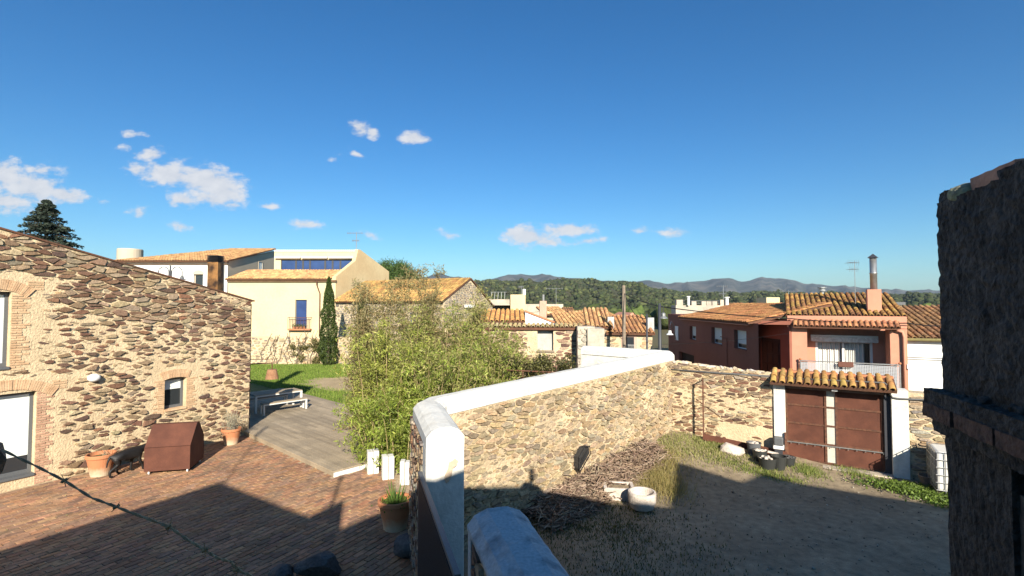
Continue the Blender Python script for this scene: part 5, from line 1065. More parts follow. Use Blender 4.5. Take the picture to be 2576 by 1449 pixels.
def cedar():
    Y = 44; top = D(118,497,Y); rg = np.random.default_rng(5); x0 = top.x; H = top.z; t = thing('cedar_tree', (x0,Y,0), 'dark blue-green cedar rising behind the stone gable', 'cedar'); m = MB(); m.tube([(x0,Y,0),(x0+.1,Y,H*.6),(x0,Y,H-.2)], [.4,.22,.03], 8); cen = []
    lim = MB()
    for k in range(190):
        s = rg.uniform(0,1)**1.3; z = H-.25-s*7.2; R = (.28+s*4.3)*rg.uniform(.62,1.06); a = rg.uniform(0,2*np.pi); e = np.array([x0+np.cos(a)*R, Y+np.sin(a)*R, z+.10*R-.12*R*s]); b = np.array([x0,Y,z])
        lim.tube([b, (b+e)/2+np.array([0,0,.14*R]), e], [.05,.035,.01], 4)
        n = int(46+R*60); f = rg.uniform(.12,1.05,n)[:,None]; side = np.array([-np.sin(a),np.cos(a),0]); w = (1.05-f)*.36*R+.10
        cen.append(b+(e-b)*f+np.array([0,0,.14*R])*4*f*(1-f)*.5+side*rg.normal(size=(n,1))*w*.6+np.array([0,0,1])*rg.normal(size=(n,1))*.05-np.array([0,0,.12])*rg.random((n,1)))
    m.build('trunk', K['bark'], t); lim.build('limbs', K['bark'], t, kind='stuff'); cen = np.vstack(cen); V, Fq = leaf_arrays(cen, .27, .10, rg, flat=.55, droop=.15)
    nmesh('crown', V, Fq, K['needle'], t, col=pick(rg,len(cen),[(.035,.055,.04),(.05,.07,.05),(.03,.042,.032),(.065,.085,.055)]), kind='stuff')
cedar()
def creeper(name, lab, box, n, seed, size, pal, cat='creeper', stems=()):
    rg = np.random.default_rng(seed); (x0,x1),(y0,y1),(z0,z1) = box; t = thing(name, ((x0+x1)/2,(y0+y1)/2,max(0,z0-.2) if z0 > .5 else 0), lab, cat); nc = max(5, n//55); cc = np.column_stack([rg.uniform(x0,x1,nc), rg.uniform(y0,y1,nc), rg.uniform(z0,z1,nc)])
    cen = cc[rg.integers(0,nc,n)]+rg.normal(size=(n,3))*np.array([.16,.12,.14])*size*7; V, Fq = leaf_arrays(cen, size, size*.75, rg); nmesh('leaves', V, Fq, K['leaf'], t, col=pick(rg,n,pal), kind='stuff')
    for k, p in enumerate(stems): m = MB(); m.tube(p, .02, 5); m.build('stem', K['bark'], t)
    return t
q0, q1 = D(1265,935,17.6), D(1432,925,18.6)
vn = creeper('grape_vine', 'dark leafy vine on a rusty pergola bar behind the white coping', ((q0.x-.2,q1.x+.1),(17.2,19.2),(2.0,2.62)), 5200, 7, .085, [(.075,.075,.02),(.11,.11,.03),(.05,.05,.018),(.14,.13,.05)], 'vine')
m = MB(); a, b = D(1262,930,17.2), D(1420,938,17.3); m.tube([a,b], .025, 6); m.build('pergola_bar', K['rust'], vn)
for k in range(4): m = MB(); p = Vector(a).lerp(Vector(b), k/3); m.tube([(p.x,p.y+.02,0),(p.x,p.y+.02,p.z)], .03, 6); m.build('pergola_post', K['rust'], vn)
rg0 = random.Random(5); stems = []
for k in range(16):
    x = D(rg0.uniform(650,800),900,38.7).x; pts = [(x,38.75,0)]
    for i in range(6): x += rg0.uniform(-.25,.3); pts.append((x,38.78,pts[-1][2]+rg0.uniform(.3,.5)))
    stems.append(pts)
creeper('wall_creeper', 'half-bare creeper with olive leaves on the end wall of the lawn', ((D(735,900,38.7).x,D(812,900,38.7).x),(38.6,38.8),(.2,2.0)), 1500, 9, .12, [(.16,.15,.05),(.22,.18,.08),(.11,.12,.03)], stems=stems)
# grass
def grass(name, lab, xy, z, h, w, pal, seed, cat='grass', lean=.5):
    rg = np.random.default_rng(seed); V, Fq = blades(rg, xy, z, h, w, lean); nmesh(name, V, Fq, K['grassb'], origin=(float(xy[:,0].mean()), float(xy[:,1].mean()), 0), col=pick(rg, len(xy), pal), label=lab, cat=cat, kind='stuff')
def patch(n, c, sx, sy, seed, rot=0, ring=0):
    rg = np.random.default_rng(seed); p = rg.normal(size=(n,2))*np.array([sx,sy]); cr, sr = math.cos(rot), math.sin(rot); return np.column_stack([c[0]+p[:,0]*cr-p[:,1]*sr, c[1]+p[:,0]*sr+p[:,1]*cr])
rg = np.random.default_rng(21); xy = np.column_stack([rg.uniform(-22,-2.5,150000), rg.uniform(20,38.6,150000)]); q = xy-np.array([dA.x,dA.y])
dn = q @ np.array([dN.x,dN.y]); dt_ = q @ np.array([dT.x,dT.y]); ok = (dn > 4.72) | (dt_ < -.2)
bp = np.array(ps); bc = bp.mean(0); rel = xy-bc; ang = np.arctan2(rel[:,1], rel[:,0]); bang = np.arctan2(bp[:,1]-bc[1], bp[:,0]-bc[0]); brad = np.hypot(bp[:,0]-bc[0], bp[:,1]-bc[1]); o_ = np.argsort(bang); rad = np.interp(ang, bang[o_], brad[o_], period=2*np.pi)
ok &= (np.hypot(rel[:,0],rel[:,1]) > rad*rg.uniform(.72,1.15,len(xy))); px = CX+xy[:,0]/xy[:,1]*F; ok &= (px > 600) & (px < 960); xy = xy[ok]
grass('lawn_grass', 'bright green lawn grass beyond the timber deck', xy, -.03, .11, .022, [(.17,.27,.035),(.22,.32,.05),(.13,.20,.03),(.26,.30,.07)], 22)
gpt = lambda x, y: tuple(G(x,y)[:2])
c_ = gpt(1605,1205); xy = np.vstack([patch(4200,c_,.5,.42,1), patch(2000,gpt(1650,1175),.35,.35,2), patch(1400,gpt(1670,1225),.25,.5,3)])
grass('dry_grass', 'clump of tall yellow dry grass behind the stone troughs', xy, np.array([yz(a,b) for a,b in xy]), .19, .013, DRY, 3, lean=1.0)
c_ = (5.3,15.1); xy = np.vstack([patch(3600,c_,.8,.6,4,-.5), patch(900,(6.2,14.5),.7,.35,5,-.5)]); 
grass('weeds', 'pale green weeds growing in the corner of the yard', xy, np.array([yz(a,b) for a,b in xy]),   .075, .022, [(.26,.27,.08),(.33,.31,.12),(.20,.22,.06),(.40,.35,.18)], 6, 'weeds')
xy = np.vstack([patch(900,gpt(1940,1203),.45,.16,7,-.5), patch(400,gpt(1860,1185),.5,.16,8,-.4), patch(1100,gpt(2030,1190),.2,.25,9), patch(700,gpt(2150,1190),.2,.3,10), patch(900,gpt(1800,1150),.4,.3,17)])
grass('weeds', 'scattered tufts of short grass around the black buckets', xy, np.array([yz(a,b) for a,b in xy]), .075, .02, [(.20,.25,.06),(.28,.29,.09),(.15,.20,.04)], 11, 'weeds')
xy = np.vstack([patch(3200,gpt(2310,1238),.50,.20,12,-.55), patch(1200,gpt(2370,1262),.3,.25,13,-.5)])
rg = np.random.default_rng(14); V, Fq = leaf_arrays(np.column_stack([xy, rg.uniform(.01,.12,len(xy))]), .075, .05, rg); nmesh('weeds', V, Fq, K['leaf'], origin=(10,12.3,0), col=pick(rg,len(xy),[(.13,.20,.03),(.18,.26,.05),(.10,.15,.03)]), label='leafy green weeds along the yard beside the white tank', cat='weeds', kind='stuff')
rg = np.random.default_rng(15); xy = np.vstack([patch(5200,(2.1,8.6),1.0,1.7,16,.1), patch(2500,(1.6,10.6),.9,.6,18)]); xy = xy[(xy[:,0] > .2-.25*(xy[:,1]-4.3)) & (xy[:,0] > (xy[:,1]-9)*.868-1.0)]
grass('weeds', 'thin grass growing in the deep shade below the stained coping', xy, np.array([yz(a,b) for a,b in xy]), .055, .02, [(.12,.14,.04),(.16,.15,.06),(.09,.10,.03)], 19, 'weeds')
# ================================================================ THINGS IN THE YARDS
def pot(name, lab, c, r, h, cat='flower pot', seed=1, mat=None, soil=.08):
    t = thing(name, c, lab, cat); m = MB(); rb = r*.66
    m.lathe(c, [(rb,0),(rb+(r-rb)*.8,h*.82),(r*.985,h*.83),(r*1.02,h*.86),(r*1.02,h*.97),(r,h),(r*.90,h),(r*.88,h*.9),(r*.84,h-soil-.02)], 32); m.build('pot', mat or K['potclay'], t, smooth=False)
    m = MB(); m.lathe((c[0],c[1],c[2]+h-soil-.03), [(r*.85,0),(r*.8,.02)], 24); m.build('soil', K['soil'], t); return t
def clay():
    m = bpy.data.materials.new('weathered_terracotta'); m.use_nodes = True; nt = m.node_tree; N = nt.nodes.new; L = nt.links.new; b = nt.nodes['Principled BSDF']; b.inputs['Roughness'].default_value = .85
    g = N('ShaderNodeNewGeometry'); s = N('ShaderNodeSeparateXYZ'); L(g.outputs['Position'], s.inputs[0]); n = N('ShaderNodeTexNoise'); n.inputs['Scale'].default_value = 9; L(g.outputs['Position'], n.inputs[0])
    ad = N('ShaderNodeMath'); ad.operation = 'MULTIPLY_ADD'; L(n.outputs[0], ad.inputs[0]); ad.inputs[1].default_value = -.22; L(s.outputs[2], ad.inputs[2])
    mr = N('ShaderNodeMapRange'); L(ad.outputs[0], mr.inputs[0]); mr.inputs[1].default_value = -.07; mr.inputs[2].default_value = .16
    x = N('ShaderNodeMix'); x.data_type = 'RGBA'; L(mr.outputs[0], x.inputs[0]); x.inputs[6].default_value = (.60,.47,.32,1); x.inputs[7].default_value = (.50,.20,.09,1); L(x.outputs[2], b.inputs['Base Color']); return m
K['potclay'] = clay()                                             # lime bloom on the foot of the pots
def twigs(t, c, n, h, sp, seed, r=.005, mat='stick', col=(.30,.24,.16)):
    q = random.Random(seed); m = MB()
    for k in range(n):
        p = Vector(c)+Vector((q.uniform(-sp,sp)*.4, q.uniform(-sp,sp)*.4, 0)); pts = [p]; d = Vector((q.uniform(-1,1)*sp, q.uniform(-1,1)*sp, h*q.uniform(.6,1.2)))/4
        m.col = jit(col, q, .3)
        for i in range(4): pts.append(pts[-1]+d+Vector((q.uniform(-.05,.05), q.uniform(-.05,.05), q.uniform(-.04,.04)))*sp*2)
        m.tube(pts, [r,r*.9,r*.8,r*.6,r*.4], 4)
    return m.build('twigs', K[mat], t, kind='stuff')
c = G(242,1203)+Vector((-.10,.26,0)); t = pot('flower_pot', 'wide terracotta pot with dry stems left of the rusted steel box', c, .335, .58); twigs(t, c+Vector((.1,.05,.48)), 14, .18, .22, 3, .006)
c = G(571,1121)+Vector((.02,.2,0)); t = pot('flower_pot', 'terracotta pot of straggly grey twigs at the house corner', c, .30, .52); twigs(t, c+Vector((0,0,.45)), 60, .62, .34, 4, .005, col=(.36,.32,.24)); twigs(t, c+Vector((-.15,-.25,.42)), 26, -.18, .25, 6, .005, col=(.32,.20,.12))
rg = np.random.default_rng(8); cen = np.array(c)+np.array([0,0,.72])+rg.normal(size=(700,3))*np.array([.2,.2,.16]); V, Fq = leaf_arrays(cen, .05, .014, rg); nmesh('leaves', V, Fq, K['leaf'], t, col=pick(rg,700,[(.34,.33,.24),(.28,.28,.2)]), kind='stuff')
c = G(985,1340)+Vector((.02,.22,0)); t = pot('flower_pot', 'tall terracotta pot with spiky green leaves by the shaded wall', c, .35, .60)
rg = np.random.default_rng(9); m = MB()
for k in range(16):
    a = k*2.4; m.col = jit((.12,.2,.04), rnd, .3); p = c+Vector((math.cos(a)*.1, math.sin(a)*.1, .5)); o1 = Vector((math.cos(a)*.09, math.sin(a)*.09, .17+.04*(k % 3))); s_ = Vector((-math.sin(a),math.cos(a),0))*.025
    m.add([p-s_, p+s_, p+o1+s_*.6, p+o1*2.0, p+o1-s_*.6], [(0,1,2,3,4)])
m.build('spiky_leaves', K['leaf'], t); cen = np.array(c)+np.array([0,0,.55])+rg.normal(size=(500,3))*np.array([.14,.14,.03]); V, Fq = leaf_arrays(cen, .05, .03, rg); nmesh('leaves', V, Fq, K['leaf'], t, col=pick(rg,500,GREENS), kind='stuff')
# rusted steel box with pitched top on castors
kf = G(363,1188,.08); kr = G(477,1180,.08); kT = (kr-kf).normalized(); kN = Vector((-kT.y,kT.x,0)); kw = (kr-kf).length; FK = Fr(kf, kT.to_2d(), (0,-1)); zk1 = 4.6-(1117-768)*kr.y/F; kd = 1.0; zk2 = D(498,1063,kr.y+.5).z
kn = thing('kennel', (kf.x+kT.x*.5, kf.y+.5, 0), 'rust-brown steel dog house with pitched top on small white castors', 'dog house')
pr = [(0,.09),(0,zk1),(-.46,zk2),(-.62,zk2),(-kd,zk1*1.05),(-kd,.09)]
def kp(u, d, z): return FK.pt(u, d, z)
m = MB(); m.prism([kp(kw,d,z) for d,z in pr], -kT*.01); m.prism([kp(.01,d,z) for d,z in pr], -kT*.01); m.build('side_panels', K['corten'], kn)
for nm, (a, b) in (('front_panel',(0,1)),('front_slope',(1,2)),('top',(2,3)),('back_slope',(3,4)),('back_panel',(4,5))):
    (d0,z0),(d1,z1) = pr[a], pr[b]; e = Vector((0,0,.006)); m = MB(); q = [kp(-.008,d0,z0),kp(kw+.008,d0,z0),kp(kw+.008,d1,z1),kp(-.008,d1,z1)]; nn = (q[1]-q[0]).cross(q[2]-q[1]).normalized()*.008; m.hexa([x+nn for x in q]+[x+nn*2 for x in q]) if nn.dot(Vector((0,-1,.3))) > 0 or a > 1 else m.hexa([x-nn for x in q]+[x-nn*2 for x in q]); m.build(nm, K['corten'], kn)
m = MB(); m.prism([kp(.02,-.02,.10),kp(kw-.02,-.02,.10),kp(kw-.02,-kd+.02,.10),kp(.02,-kd+.02,.10)], (0,0,.02)); m.build('floor', K['corten'], kn)
for (u,d) in ((.1,-.04),(kw-.06,-.04),(.1,-kd+.1),(kw-.06,-kd+.1)):
    m = MB(); p = kp(u,d,.046); m.tube([p-kT*.018, p+kT*.018], .045, 14); m.build('castor', K['whitepaint'], kn)
# black dog walking behind the box
def dog():
    o = Vector((-10.68,13.42,0)); h = Vector((.42,.91,0)).normalized(); l = Vector((-h.y,h.x,0)); sc_ = 1.04; V = []; R = []; E = []
    def add(f, s, z, r, par=None):
        p = (h*f+l*s)*sc_+Vector((0,0,z*sc_)); V.append(p); R.append(r*sc_); i = len(V)-1
        if par is not None: E.append((par, i))
        return i
    pe = add(0,0,.53,.135); mi = add(.2,0,.51,.135,pe); ch = add(.46,0,.49,.16,mi); sh_ = add(.58,0,.55,.105,ch); ne = add(.74,0,.60,.07,sh_); hd = add(.88,0,.60,.08,ne); mz = add(1.0,0,.555,.042,hd); add(1.06,0,.545,.033,mz)
    t1_ = add(-.12,0,.52,.034,pe); t2_ = add(-.17,0,.40,.024,t1_); add(-.19,0,.27,.014,t2_)
    for s, fo in ((-1,-.10),(1,.12)):
        a = add(.01+fo*.2,s*.085,.43,.082,pe); b = add(.09+fo*.6,s*.09,.30,.05,a); c2_ = add(-.06+fo,s*.09,.17,.034,b); d2 = add(-.03+fo*1.2,s*.09,.04,.028,c2_); add(.04+fo*1.2,s*.09,.026,.03,d2)
    for s, fo in ((-1,.10),(1,-.08)):
        a = add(.50+fo*.2,s*.09,.40,.062,ch); b = add(.47+fo*.5,s*.095,.29,.042,a); c2_ = add(.50+fo,s*.095,.15,.034,b); d2 = add(.50+fo*1.1,s*.095,.035,.028,c2_); add(.56+fo*1.1,s*.095,.026,.03,d2)
    for s in (-1,1): e1 = add(.85,s*.06,.665,.02,hd); add(.82,s*.10,.62,.014,e1)
    me = bpy.data.meshes.new('dog'); me.from_pydata(V, E, []); me.materials.append(K['dog'])
    ob = bpy.data.objects.new('dog', me); C.link(ob); ob.location = o; bpy.context.view_layer.objects.active = ob
    sk = ob.modifiers.new('skin','SKIN'); sk.use_smooth_shade = True
    if not me.skin_vertices: me.skin_vertices.new() if hasattr(me.skin_vertices,'new') else None
    for i, sv_ in enumerate(me.skin_vertices[0].data): sv_.radius = (R[i],R[i]); sv_.use_root = (i == 0)
    su = ob.modifiers.new('sub','SUBSURF'); su.levels = 2; su.render_levels = 2
    tag(ob, 'black dog walking between the terracotta pot and the rusted dog house', 'dog'); return ob
dog()
# three white blocks
for k, (x, y, lab) in enumerate(((934,1193,'tall white painted block standing closest to the deck corner'),(972,1207,'white painted block standing between the other two blocks'),(1016,1222,'narrow white painted block standing closest to the garden wall'))):
    c = G(x,y)+Vector((0,.14,0)); w = .15 if k < 2 else .12; m = MB(); fr = Fr(c, (.93,.36) if k < 2 else (1,.1), (0,-1)); t = thing('white_block', c, lab, 'block', 'white blocks by the bamboo')
    m.fbox(fr, -w, -.005, -w, w, 0, .60); m.build('half', K['marble'], t, bevel=.012); m = MB(); m.fbox(fr, .005, w, -w, w, 0, .61-.02*k); m.build('half', K['marble'], t, bevel=.012)
rock('boulder', G(1020,1412)+Vector((0,.2,0)), .30, .26, .20, 5, K['boulder'], sub=4, label='dark rounded boulder in the shade by the steel gate', cat='boulder')
rock('boulder', G(785,1475)+Vector((0,.3,0)), .44, .3, .20, 6, K['boulder'], sub=4, label='large grey boulder on the shaded courtyard bricks', cat='boulder')
rock('boulder', G(700,1478)+Vector((0,.1,0)), .22, .2, .16, 7, K['boulder'], sub=4, label='small boulder lying against the large grey one', cat='boulder')
rock('boulder', G(1838,1160)+Vector((0,-.1,.10)), .36, .24, .27, 8, K['whitestone'], label='block of pale rough stone lying on the yard grass', cat='boulder', rot=-.3)
def gravel():
    rg = np.random.default_rng(31); n = 2600; x = rg.uniform(.6,12.5,n); y = rg.uniform(5.2,15.6,n); ok = (x > (y-9)*.868-.3) & (x < 10.6-(y-13.3)*1.7); x, y = x[ok], y[ok]; n = len(x)
    base = np.array([(1,0,0),(-.5,.87,0),(-.5,-.87,0),(0,0,.8),(0,0,-.5)]); fc = np.array([(0,1,3),(1,2,3),(2,0,3),(1,0,4),(2,1,4),(0,2,4)])
    s_ = rg.uniform(.008,.028,n)*np.where(rg.random(n) < .06, 2.0, 1); a = rg.uniform(0,6.28,n); z = np.array([yz(p,q) for p,q in zip(x,y)]); R_ = np.stack([np.stack([np.cos(a),-np.sin(a)],1),np.stack([np.sin(a),np.cos(a)],1)],1)
    V = np.repeat(base[None],n,0)*(1+rg.normal(size=(n,5,1))*.2); V[:,:,:2] = np.einsum('nij,nkj->nki',R_,V[:,:,:2]); V = V*s_[:,None,None]+np.stack([x,y,z+.004],1)[:,None,:]
    nmesh('gravel', V.reshape(-1,3), (fc[None]+5*np.arange(n)[:,None,None]).reshape(-1,3), K['stick'], origin=(6,10,0), col=np.repeat(pick(rg,n,[(.36,.30,.22),(.25,.21,.16),(.45,.40,.32),(.18,.14,.10)]),6,0), label='loose pebbles and crumbs of earth scattered over the yard', cat='gravel', kind='stuff')
gravel()
# stone troughs
c = G(1556,1262)+Vector((.05,.25,0)); fr = Fr(c, (.98,-.12), (0,-1)); t = thing('stone_trough', c, 'rectangular pale stone trough beside the round basin', 'trough'); m = MB()
for (a,b,d0,d1) in ((-.36,.36,-.26,-.19),(-.36,.36,.19,.26),(-.36,-.28,-.19,.19),(.28,.36,-.19,.19)):
    m.hexa([fr.pt(a*.9,d0*.9,0),fr.pt(b*.9,d0*.9,0),fr.pt(b*.9,d1*.9,0),fr.pt(a*.9,d1*.9,0),fr.pt(a,d0,.30),fr.pt(b,d0,.30),fr.pt(b,d1,.30),fr.pt(a,d1,.30)])
m.build('basin', K['whitestone'], t, bevel=.012); m = MB(); m.fbox(fr, -.28, .28, -.19, .19, 0, .24); m.build('soil', K['dirt'], t)
c = G(1623,1297)+Vector((.02,.33,0)); t = thing('stone_basin', c, 'round pale stone basin half in shadow', 'basin'); m = MB(); m.lathe(c, [(.17,0),(.25,.05),(.30,.18),(.315,.36),(.305,.40),(.265,.405),(.25,.37),(.22,.20),(.05,.16),(.0,.16)], 30); m.build('bowl', K['whitestone'], t, smooth=False)
# brushwood pile and black wire crate
pu0 = FA.uv(1385,1222,.3)[0]; pu1 = FA.uv(1618,1112,.3)[0]
def brush():
    r = random.Random(6); m = MB(); 
    for k in range(2600):
        u = r.uniform(pu0-.9, pu1); s = (u-pu0+.9)/(pu1-pu0+.9); H = .07+.42*math.sin(math.pi*min(1,s*.62+.16)); d = r.uniform(.3,1.15); hh = H*max(.05,1-((d-.35)/.85)**2)*r.uniform(.55,1.05); c0 = FA.pt(u,d,0); c0.z = yz(c0.x,c0.y)+max(.02,hh)
        a = r.gauss(.2,.9); dv = (FA.t*math.cos(a)+FA.n3*math.sin(a)*.8+Vector((0,0,r.gauss(0,.28)))).normalized(); L_ = r.uniform(.12,.34); bend = Vector((r.gauss(0,1),r.gauss(0,1),r.gauss(0,1)))*.035
        m.col = jit(r.choice(((.21,.145,.10),(.28,.20,.14),(.15,.10,.07),(.36,.27,.19))), r, .25); rr_ = r.uniform(.006,.016); m.tube([c0-dv*L_, c0+bend, c0+dv*L_], [rr_,rr_,rr_*.7], 4)
    m.build('brushwood_pile', K['stick'], origin=(FA.pt((pu0+pu1)/2,.7,0)), label='long heap of dry brushwood and vine cuttings against the stone wall', cat='brushwood', kind='stuff')
brush()
u_, z_ = FA.uv(1480,1175,.55); c = FA.pt(u_,.5,z_); t = thing('wire_crate', c, 'black wire-mesh crate leaning on the brushwood pile', 'crate'); m = MB(); hexp = [(-.22,-.02),(-.24,.26),(-.02,.46),(.20,.44),(.26,.24),(-.16,-.12)]
P3 = [FA.pt(u_+a,.42+.1*b,z_+b) for a,b in hexp]; m.tube(P3+[P3[0]], .014, 5); m.build('rim', K['black'], t); m = MB(); m.prism([p+FA.n3*-.03 for p in P3], FA.n3*-.12); m.build('mesh_body', M('black_mesh', (.02,.02,.02), (.06,.055,.05), nsc=60, var=.3, bump=.6, bsc=90), t)
for k in range(7):
    m = MB(); f = (k+.5)/7; m.tube([P3[0].lerp(P3[2],f)*.5+P3[5].lerp(P3[0],f)*.5, P3[5].lerp(P3[3],f)], .006, 4); m.build('wire', K['black'], t)
# black buckets
def bucket(lab, x, y, r, h, fill=None, seed=0, mat='plastic'):
    c = G(x,y,.0); c += Vector((.0,r*.7,0)); c.z = yz(c.x,c.y); t = thing('bucket', c, lab, 'bucket', 'black buckets by the gate'); m = MB(); m.lathe(c, [(r*.78,0),(r*.97,h*.93),(r*1.04,h*.94),(r*1.04,h),(r*.95,h),(r*.9,h*.8),(r*.8,.03)], 24); m.build('shell', K[mat], t)
    if fill:
        q = random.Random(seed)
        for k in range(16):
            a = q.uniform(0,6.28); rr_ = r*.8*math.sqrt(q.random()); s = q.uniform(.035,.06); p = c+Vector((math.cos(a)*rr_, math.sin(a)*rr_, h*.82)); rock('pebble', p, s, s*.8, s*.7, seed+k, K[fill], t, sub=1)
bucket('black bucket filled with pale pebbles standing in front', 1939, 1194, .235, .30, 'whitestone', 40); bucket('tall empty black bucket beside the pebble bucket', 1967, 1193, .19, .36)
bucket('low black bucket of dry rubble closest to the gate', 1990, 1184, .19, .24, 'boulder', 60); bucket('black bucket of pebbles with a white slab across it', 1918, 1178, .2, .30, 'whitestone', 80); bucket('grey bucket of stones at the rear of the group', 1903, 1165, .2, .34, 'whitestone', 100, 'grey')
c = G(1932,1163); t = thing('stone_slab', c+Vector((0,0,.32)), 'long white stone slab lying across the buckets', 'slab'); m = MB(); m.hexa([c+Vector(v) for v in ((-.35,-.05,.38),(-.30,-.15,.38),(.22,-.22,.26),(.25,-.10,.26),(-.35,-.05,.43),(-.30,-.15,.43),(.22,-.22,.31),(.25,-.10,.31))]); m.build('slab', K['whitestone'], t, bevel=.01)
c = G(1950,1152); m = MB(); m.tube([c+Vector((-.2,0,.42)), c+Vector((.25,-.1,.30))], .08, 10); m.build('white_log', K['whitestone'], label='thick pale log resting behind the buckets', cat='log', origin=c)
# liquid container in its cage, basket with stick
iu = FW.uv(2353,1160,1.25)[0]; t = thing('tank', FW.pt(iu+.55,.8,0), 'white plastic liquid tank in a wire cage beside the yard wall', 'tank'); m = MB(); m.fbox(FW, iu+.03, iu+1.05, .32, 1.22, .14, 1.06); m.build('container', K['ibc'], t, bevel=.05)
for k in range(6):
    z = .16+k*.18; m = MB(); m.tube([FW.pt(iu,.29,z),FW.pt(iu,1.25,z),FW.pt(iu+1.08,1.25,z),FW.pt(iu+1.08,.29,z),FW.pt(iu,.29,z)], .011, 5); m.build('cage_bar', K['steel'], t)
for k in range(7):
    m = MB(); d = .29+k*.16; m.tube([FW.pt(iu,d,.1),FW.pt(iu,d,1.07)], .010, 5); m.build('cage_bar', K['steel'], t); m = MB(); u_ = iu+k*.18; m.tube([FW.pt(u_,1.25,.1),FW.pt(u_,1.25,1.07)], .010, 5); m.build('cage_bar', K['steel'], t)
m = MB(); m.fbox(FW, iu-.02, iu+1.1, .27, 1.27, .0, .1); m.build('pallet', K['wood'], t); m = MB(); m.lathe(FW.pt(iu+.54,.77,1.06), [(.12,0),(.12,.05),(.0,.05)], 16); m.build('lid', K['darkmetal'], t)
c = FW.pt(FW.uv(2335,1190,.35)[0],.4,0); t = thing('basket', c, 'round basket with a stick standing in the tank shadow', 'basket'); m = MB(); m.lathe(c, [(.15,0),(.22,.24),(.2,.25),(.16,.05)], 18); m.build('body', K['wood'], t); m = MB(); m.tube([c+Vector((0,0,.05)), c+Vector((.1,.12,1.1))], .015, 6); m.build('stick', K['wood'], t)
# ================================================================ CLOSE TO THE VIEWER
nt_ = Vector((-.322,-.947,0)); FZ = Fr((1.735,2.0), nt_.to_2d(), (-1,.3)); nwl = thing('near_wall', (1.9,1.5,0), 'rough dark rendered wall corner with a crumbling brick ledge, in shade close to the viewer', 'wall')
def slab(name, u0, u1, d0, d1, z0, z1, mat, lv=6, st=.03, size=.05, notch=None):
    m = MB(); m.fbox(FZ, u0, u1, d0, d1, z0, z1); o = m.build(name, mat, nwl); return roughen(o, lv, st, size)
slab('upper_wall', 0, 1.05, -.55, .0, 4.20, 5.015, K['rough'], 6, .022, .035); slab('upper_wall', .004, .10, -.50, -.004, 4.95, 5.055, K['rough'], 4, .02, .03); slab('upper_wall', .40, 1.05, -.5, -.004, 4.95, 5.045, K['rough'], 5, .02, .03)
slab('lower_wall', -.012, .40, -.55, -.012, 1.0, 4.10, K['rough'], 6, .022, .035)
slab('lower_wall', .40, 1.05, -.55, -.20, 1.0, 4.10, K['darkdoor_gap'], 3, .01)  # dark sheet standing in for the unlit opening beyond the jamb
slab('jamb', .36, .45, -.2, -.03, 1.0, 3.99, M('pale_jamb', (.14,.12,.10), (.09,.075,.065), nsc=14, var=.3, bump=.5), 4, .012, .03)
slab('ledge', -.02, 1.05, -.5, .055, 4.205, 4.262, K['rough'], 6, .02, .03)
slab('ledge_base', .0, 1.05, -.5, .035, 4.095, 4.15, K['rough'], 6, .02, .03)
for k, (a, b) in enumerate(((-.015,.20),(.225,.46),(.475,.72))):
    m = MB(); m.fbox(FZ, a, b, -.3, .062, 4.152, 4.208); roughen(m.build('ledge_brick', M('dusty_brick', (.15,.08,.055), (.10,.06,.045), nsc=20, var=.3, bump=.5), nwl), 5, .012, .03)
for k, (u_, d_, s_) in enumerate(((.30,-.03,.05),(.46,-.03,.055))):
    rock('mortar_lump', FZ.pt(u_,d_,4.245), s_*1.2, s_*.8, s_*.5, 60+k, K['rough'], nwl, sub=3, rot=.4*k)
m = MB(); m.fbox(FZ, .17, .43, -.26, -.035, 5.005, 5.072); roughen(m.build('coping_tile', M('coping_clay', (.56,.30,.20), (.48,.25,.17), nsc=8, var=.2), nwl), 4, .008, .04)
rock('lichen_stone', FZ.pt(.125,-.03,4.99), .04, .05, .045, 71, M('lichen', (.36,.36,.20), (.25,.24,.17), nsc=30, var=.4, bump=.6), nwl, sub=3)
# rough stone post on the left that holds the wire
sp_ = thing('stone_post', (-1.36,1.15,0), 'rough brown stone post at the end of the barbed wire', 'post'); z = 1.2; k = 0; qq = random.Random(8)
m = MB(); m.box((-1.74,1.02,0),(-1.34,1.4,1.25)); m.build('footing', K['boulder'], sp_)
for k in range(14): rock('stone', (-1.492+qq.uniform(-.012,.012),1.16,1.2+k*.221), .24, .2, .14, 90+k, M('brown_stone', (.30,.19,.12), (.18,.11,.075), nsc=9, var=.3, bump=.7, bsc=40) if k == 0 else bpy.data.materials['brown_stone'], sp_, sub=3, rot=.25*(k % 3)-.25)
wpx = [(8,1133),(90,1172),(162,1209),(230,1252),(293,1275),(350,1297),(425,1324),(470,1357),(516,1383),(545,1403),(580,1412),(595,1432),(640,1453),(720,1500)]
WPts = [D(x,y,1.08-.0003*x) for x,y in wpx]; wt = thing('barbed_wire', WPts[5], 'rusty twisted barbed wire sagging across the near foreground', 'barbed wire')
dense = []
for a, b in zip(WPts, WPts[1:]):
    for i in range(8): dense.append(a.lerp(b, i/8))
for ph in (0, math.pi):
    m = MB(); pts = []
    for i, p in enumerate(dense):
        tdir = (dense[min(i+1,len(dense)-1)]-dense[max(i-1,0)]).normalized(); a = tdir.cross(Vector((0,0,1))).normalized(); b = tdir.cross(a); q = i*.75+ph; pts.append(p+(a*math.cos(q)+b*math.sin(q))*.0014)
    m.tube(pts, .0015, 5); m.build('strand', K['wire'], wt)
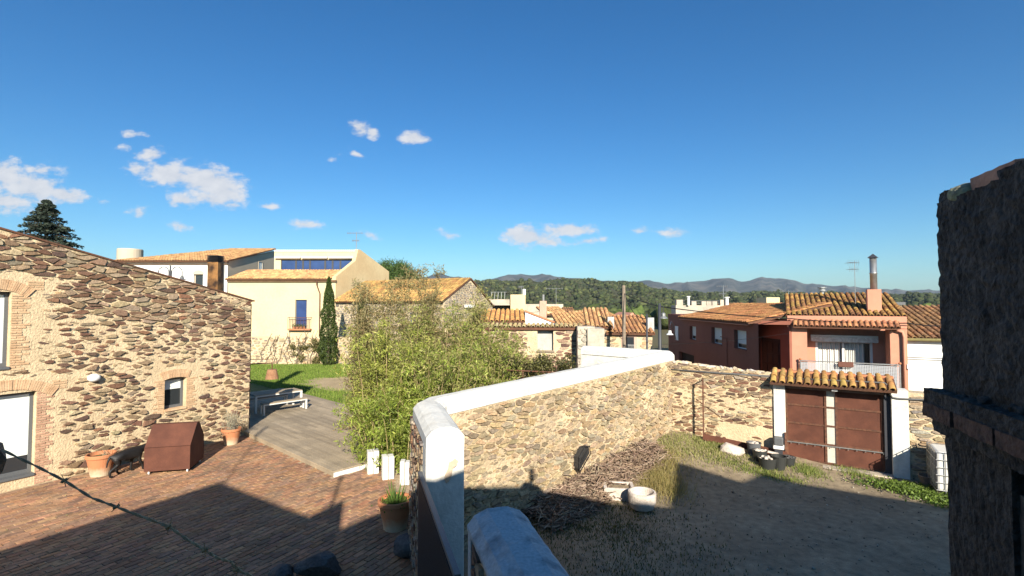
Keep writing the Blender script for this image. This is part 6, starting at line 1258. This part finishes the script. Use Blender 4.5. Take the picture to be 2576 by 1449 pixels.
for i in (2,4,6,8,11):
    p = WPts[i]; m = MB(); 
    for a in range(4): v = Vector((math.cos(a*1.6+i), .3*math.sin(a*2.1), math.sin(a*1.6+i)*.9)).normalized()*.014; m.tube([p-v*.15, p+v], [.0013,.0007], 4)
    m.tube([p+Vector((-.005,0,-.003)), p+Vector((.005,0,.003))], .0032, 6); m.build('barb', K['wire'], wt)
# ---------------------------------------------------------------- the house behind the viewer (casts the long shadow)
YP = -1.2
def sil(p):
    k = (p.y-YP)/SH.y; return (p.x-SH.x*k, p.z+k*TANE)
onA = lambda x, y: FA.pt(FA.uv(x,y,.25)[0], .25, FA.uv(x,y,.25)[1])
FPi = Fr(WP[0]+Vector((0,-.09,0)), (1,-.24), (0,-1)); onP = lambda x, y: FPi.pt(FPi.uv(x,y)[0], 0, FPi.uv(x,y)[1])
lines = [sil(G(0,1385)), sil(G(556,1213)), sil(G(778,1300)), sil(G(866,1256)), sil(G(858,1330)), sil(G(1000,1270)), sil(onP(1095,1208)), sil(onP(1166,1176)), sil(onA(1330,1222)), sil(G(1500,1262)), sil(G(1683,1276))]
right = [sil(G(1682,1168)), sil(G(1859,1213)), sil(G(1902,1193)), sil(G(1999,1215)), sil(G(2381,1275))]
def mono(P):
    out = [P[0]]
    for q in P[1:]: out.append((max(q[0], out[-1][0]+.02), q[1]))
    return out
lines = mono(lines); right = mono([(lines[-1][0]+.001, lines[-1][1])]+right)
x0, z0 = lines[0]; sl_ = (lines[1][1]-z0)/(lines[1][0]-x0); L_ext = (x0-3.0, z0-3*sl_)
vh = thing('farmhouse', (0,YP-3,0), 'farmhouse behind the viewpoint whose gable and chimney throw the long shadow', 'house')
pts = [(L_ext[0],-.1)]+[L_ext]+lines+[(lines[-1][0],-.1)]
m = MB(); m.prism([(x,YP,z) for x, z in pts], (0,-6,0)); m.build('gable_wall', K['mortar_grey'], vh)
x1, z1 = right[-1]; pts = [(right[0][0],-.1)]+right+[(x1+8,z1-.3),(x1+8,-.1)]
vh2 = thing('tall_barn', (x1,YP-3,0), 'taller barn beside the farmhouse behind the viewpoint', 'barn'); m = MB(); m.prism([(x,YP-.01,z) for x, z in pts], (0,-6,0)); m.build('gable_wall', K['greyrender'], vh2)
px_, pz2 = sil(onA(1338,1172)); m = MB(); m.tube([(px_,YP-.1,5.8),(px_,YP-.1,pz2)], .06, 8); m.build('chimney_pot', K['terra'], vh)
a = sil(G(588,1209)); b = sil(G(684,1077)); m = MB(); m.tube([(a[0],YP-.1,a[1]-.6),(b[0],YP-.1,b[1]-.7)], .022, 6); m.tube([(b[0],YP-.1,b[1]-.7),(b[0]-.05,YP-.1,b[1])], .06, 6); m.build('aerial', K['steel'], vh)
a = sil(G(851,1253)); b = sil(G(863,1191)); m = MB(); m.tube([(a[0],YP-.1,a[1]-.6),(b[0],YP-.1,b[1])], .04, 6); m.build('flue', K['steel'], vh)

# ---------------------------------------------------------------- haze: even, thin air over the whole place
def haze():
    m = MB(); m.box((-5000,-5000,-1.2),(5000,5000,260)); mt = bpy.data.materials.new('haze'); mt.use_nodes = True; nt = mt.node_tree; nt.nodes.clear()
    o = nt.nodes.new('ShaderNodeOutputMaterial'); v = nt.nodes.new('ShaderNodeVolumePrincipled'); v.inputs['Color'].default_value = (.66,.82,1,1); v.inputs['Density'].default_value = 7.5e-5; v.inputs['Anisotropy'].default_value = .0
    nt.links.new(v.outputs[0], o.inputs['Volume']); m.build('haze', mt, origin=(0,0,0), kind='stuff')
haze()
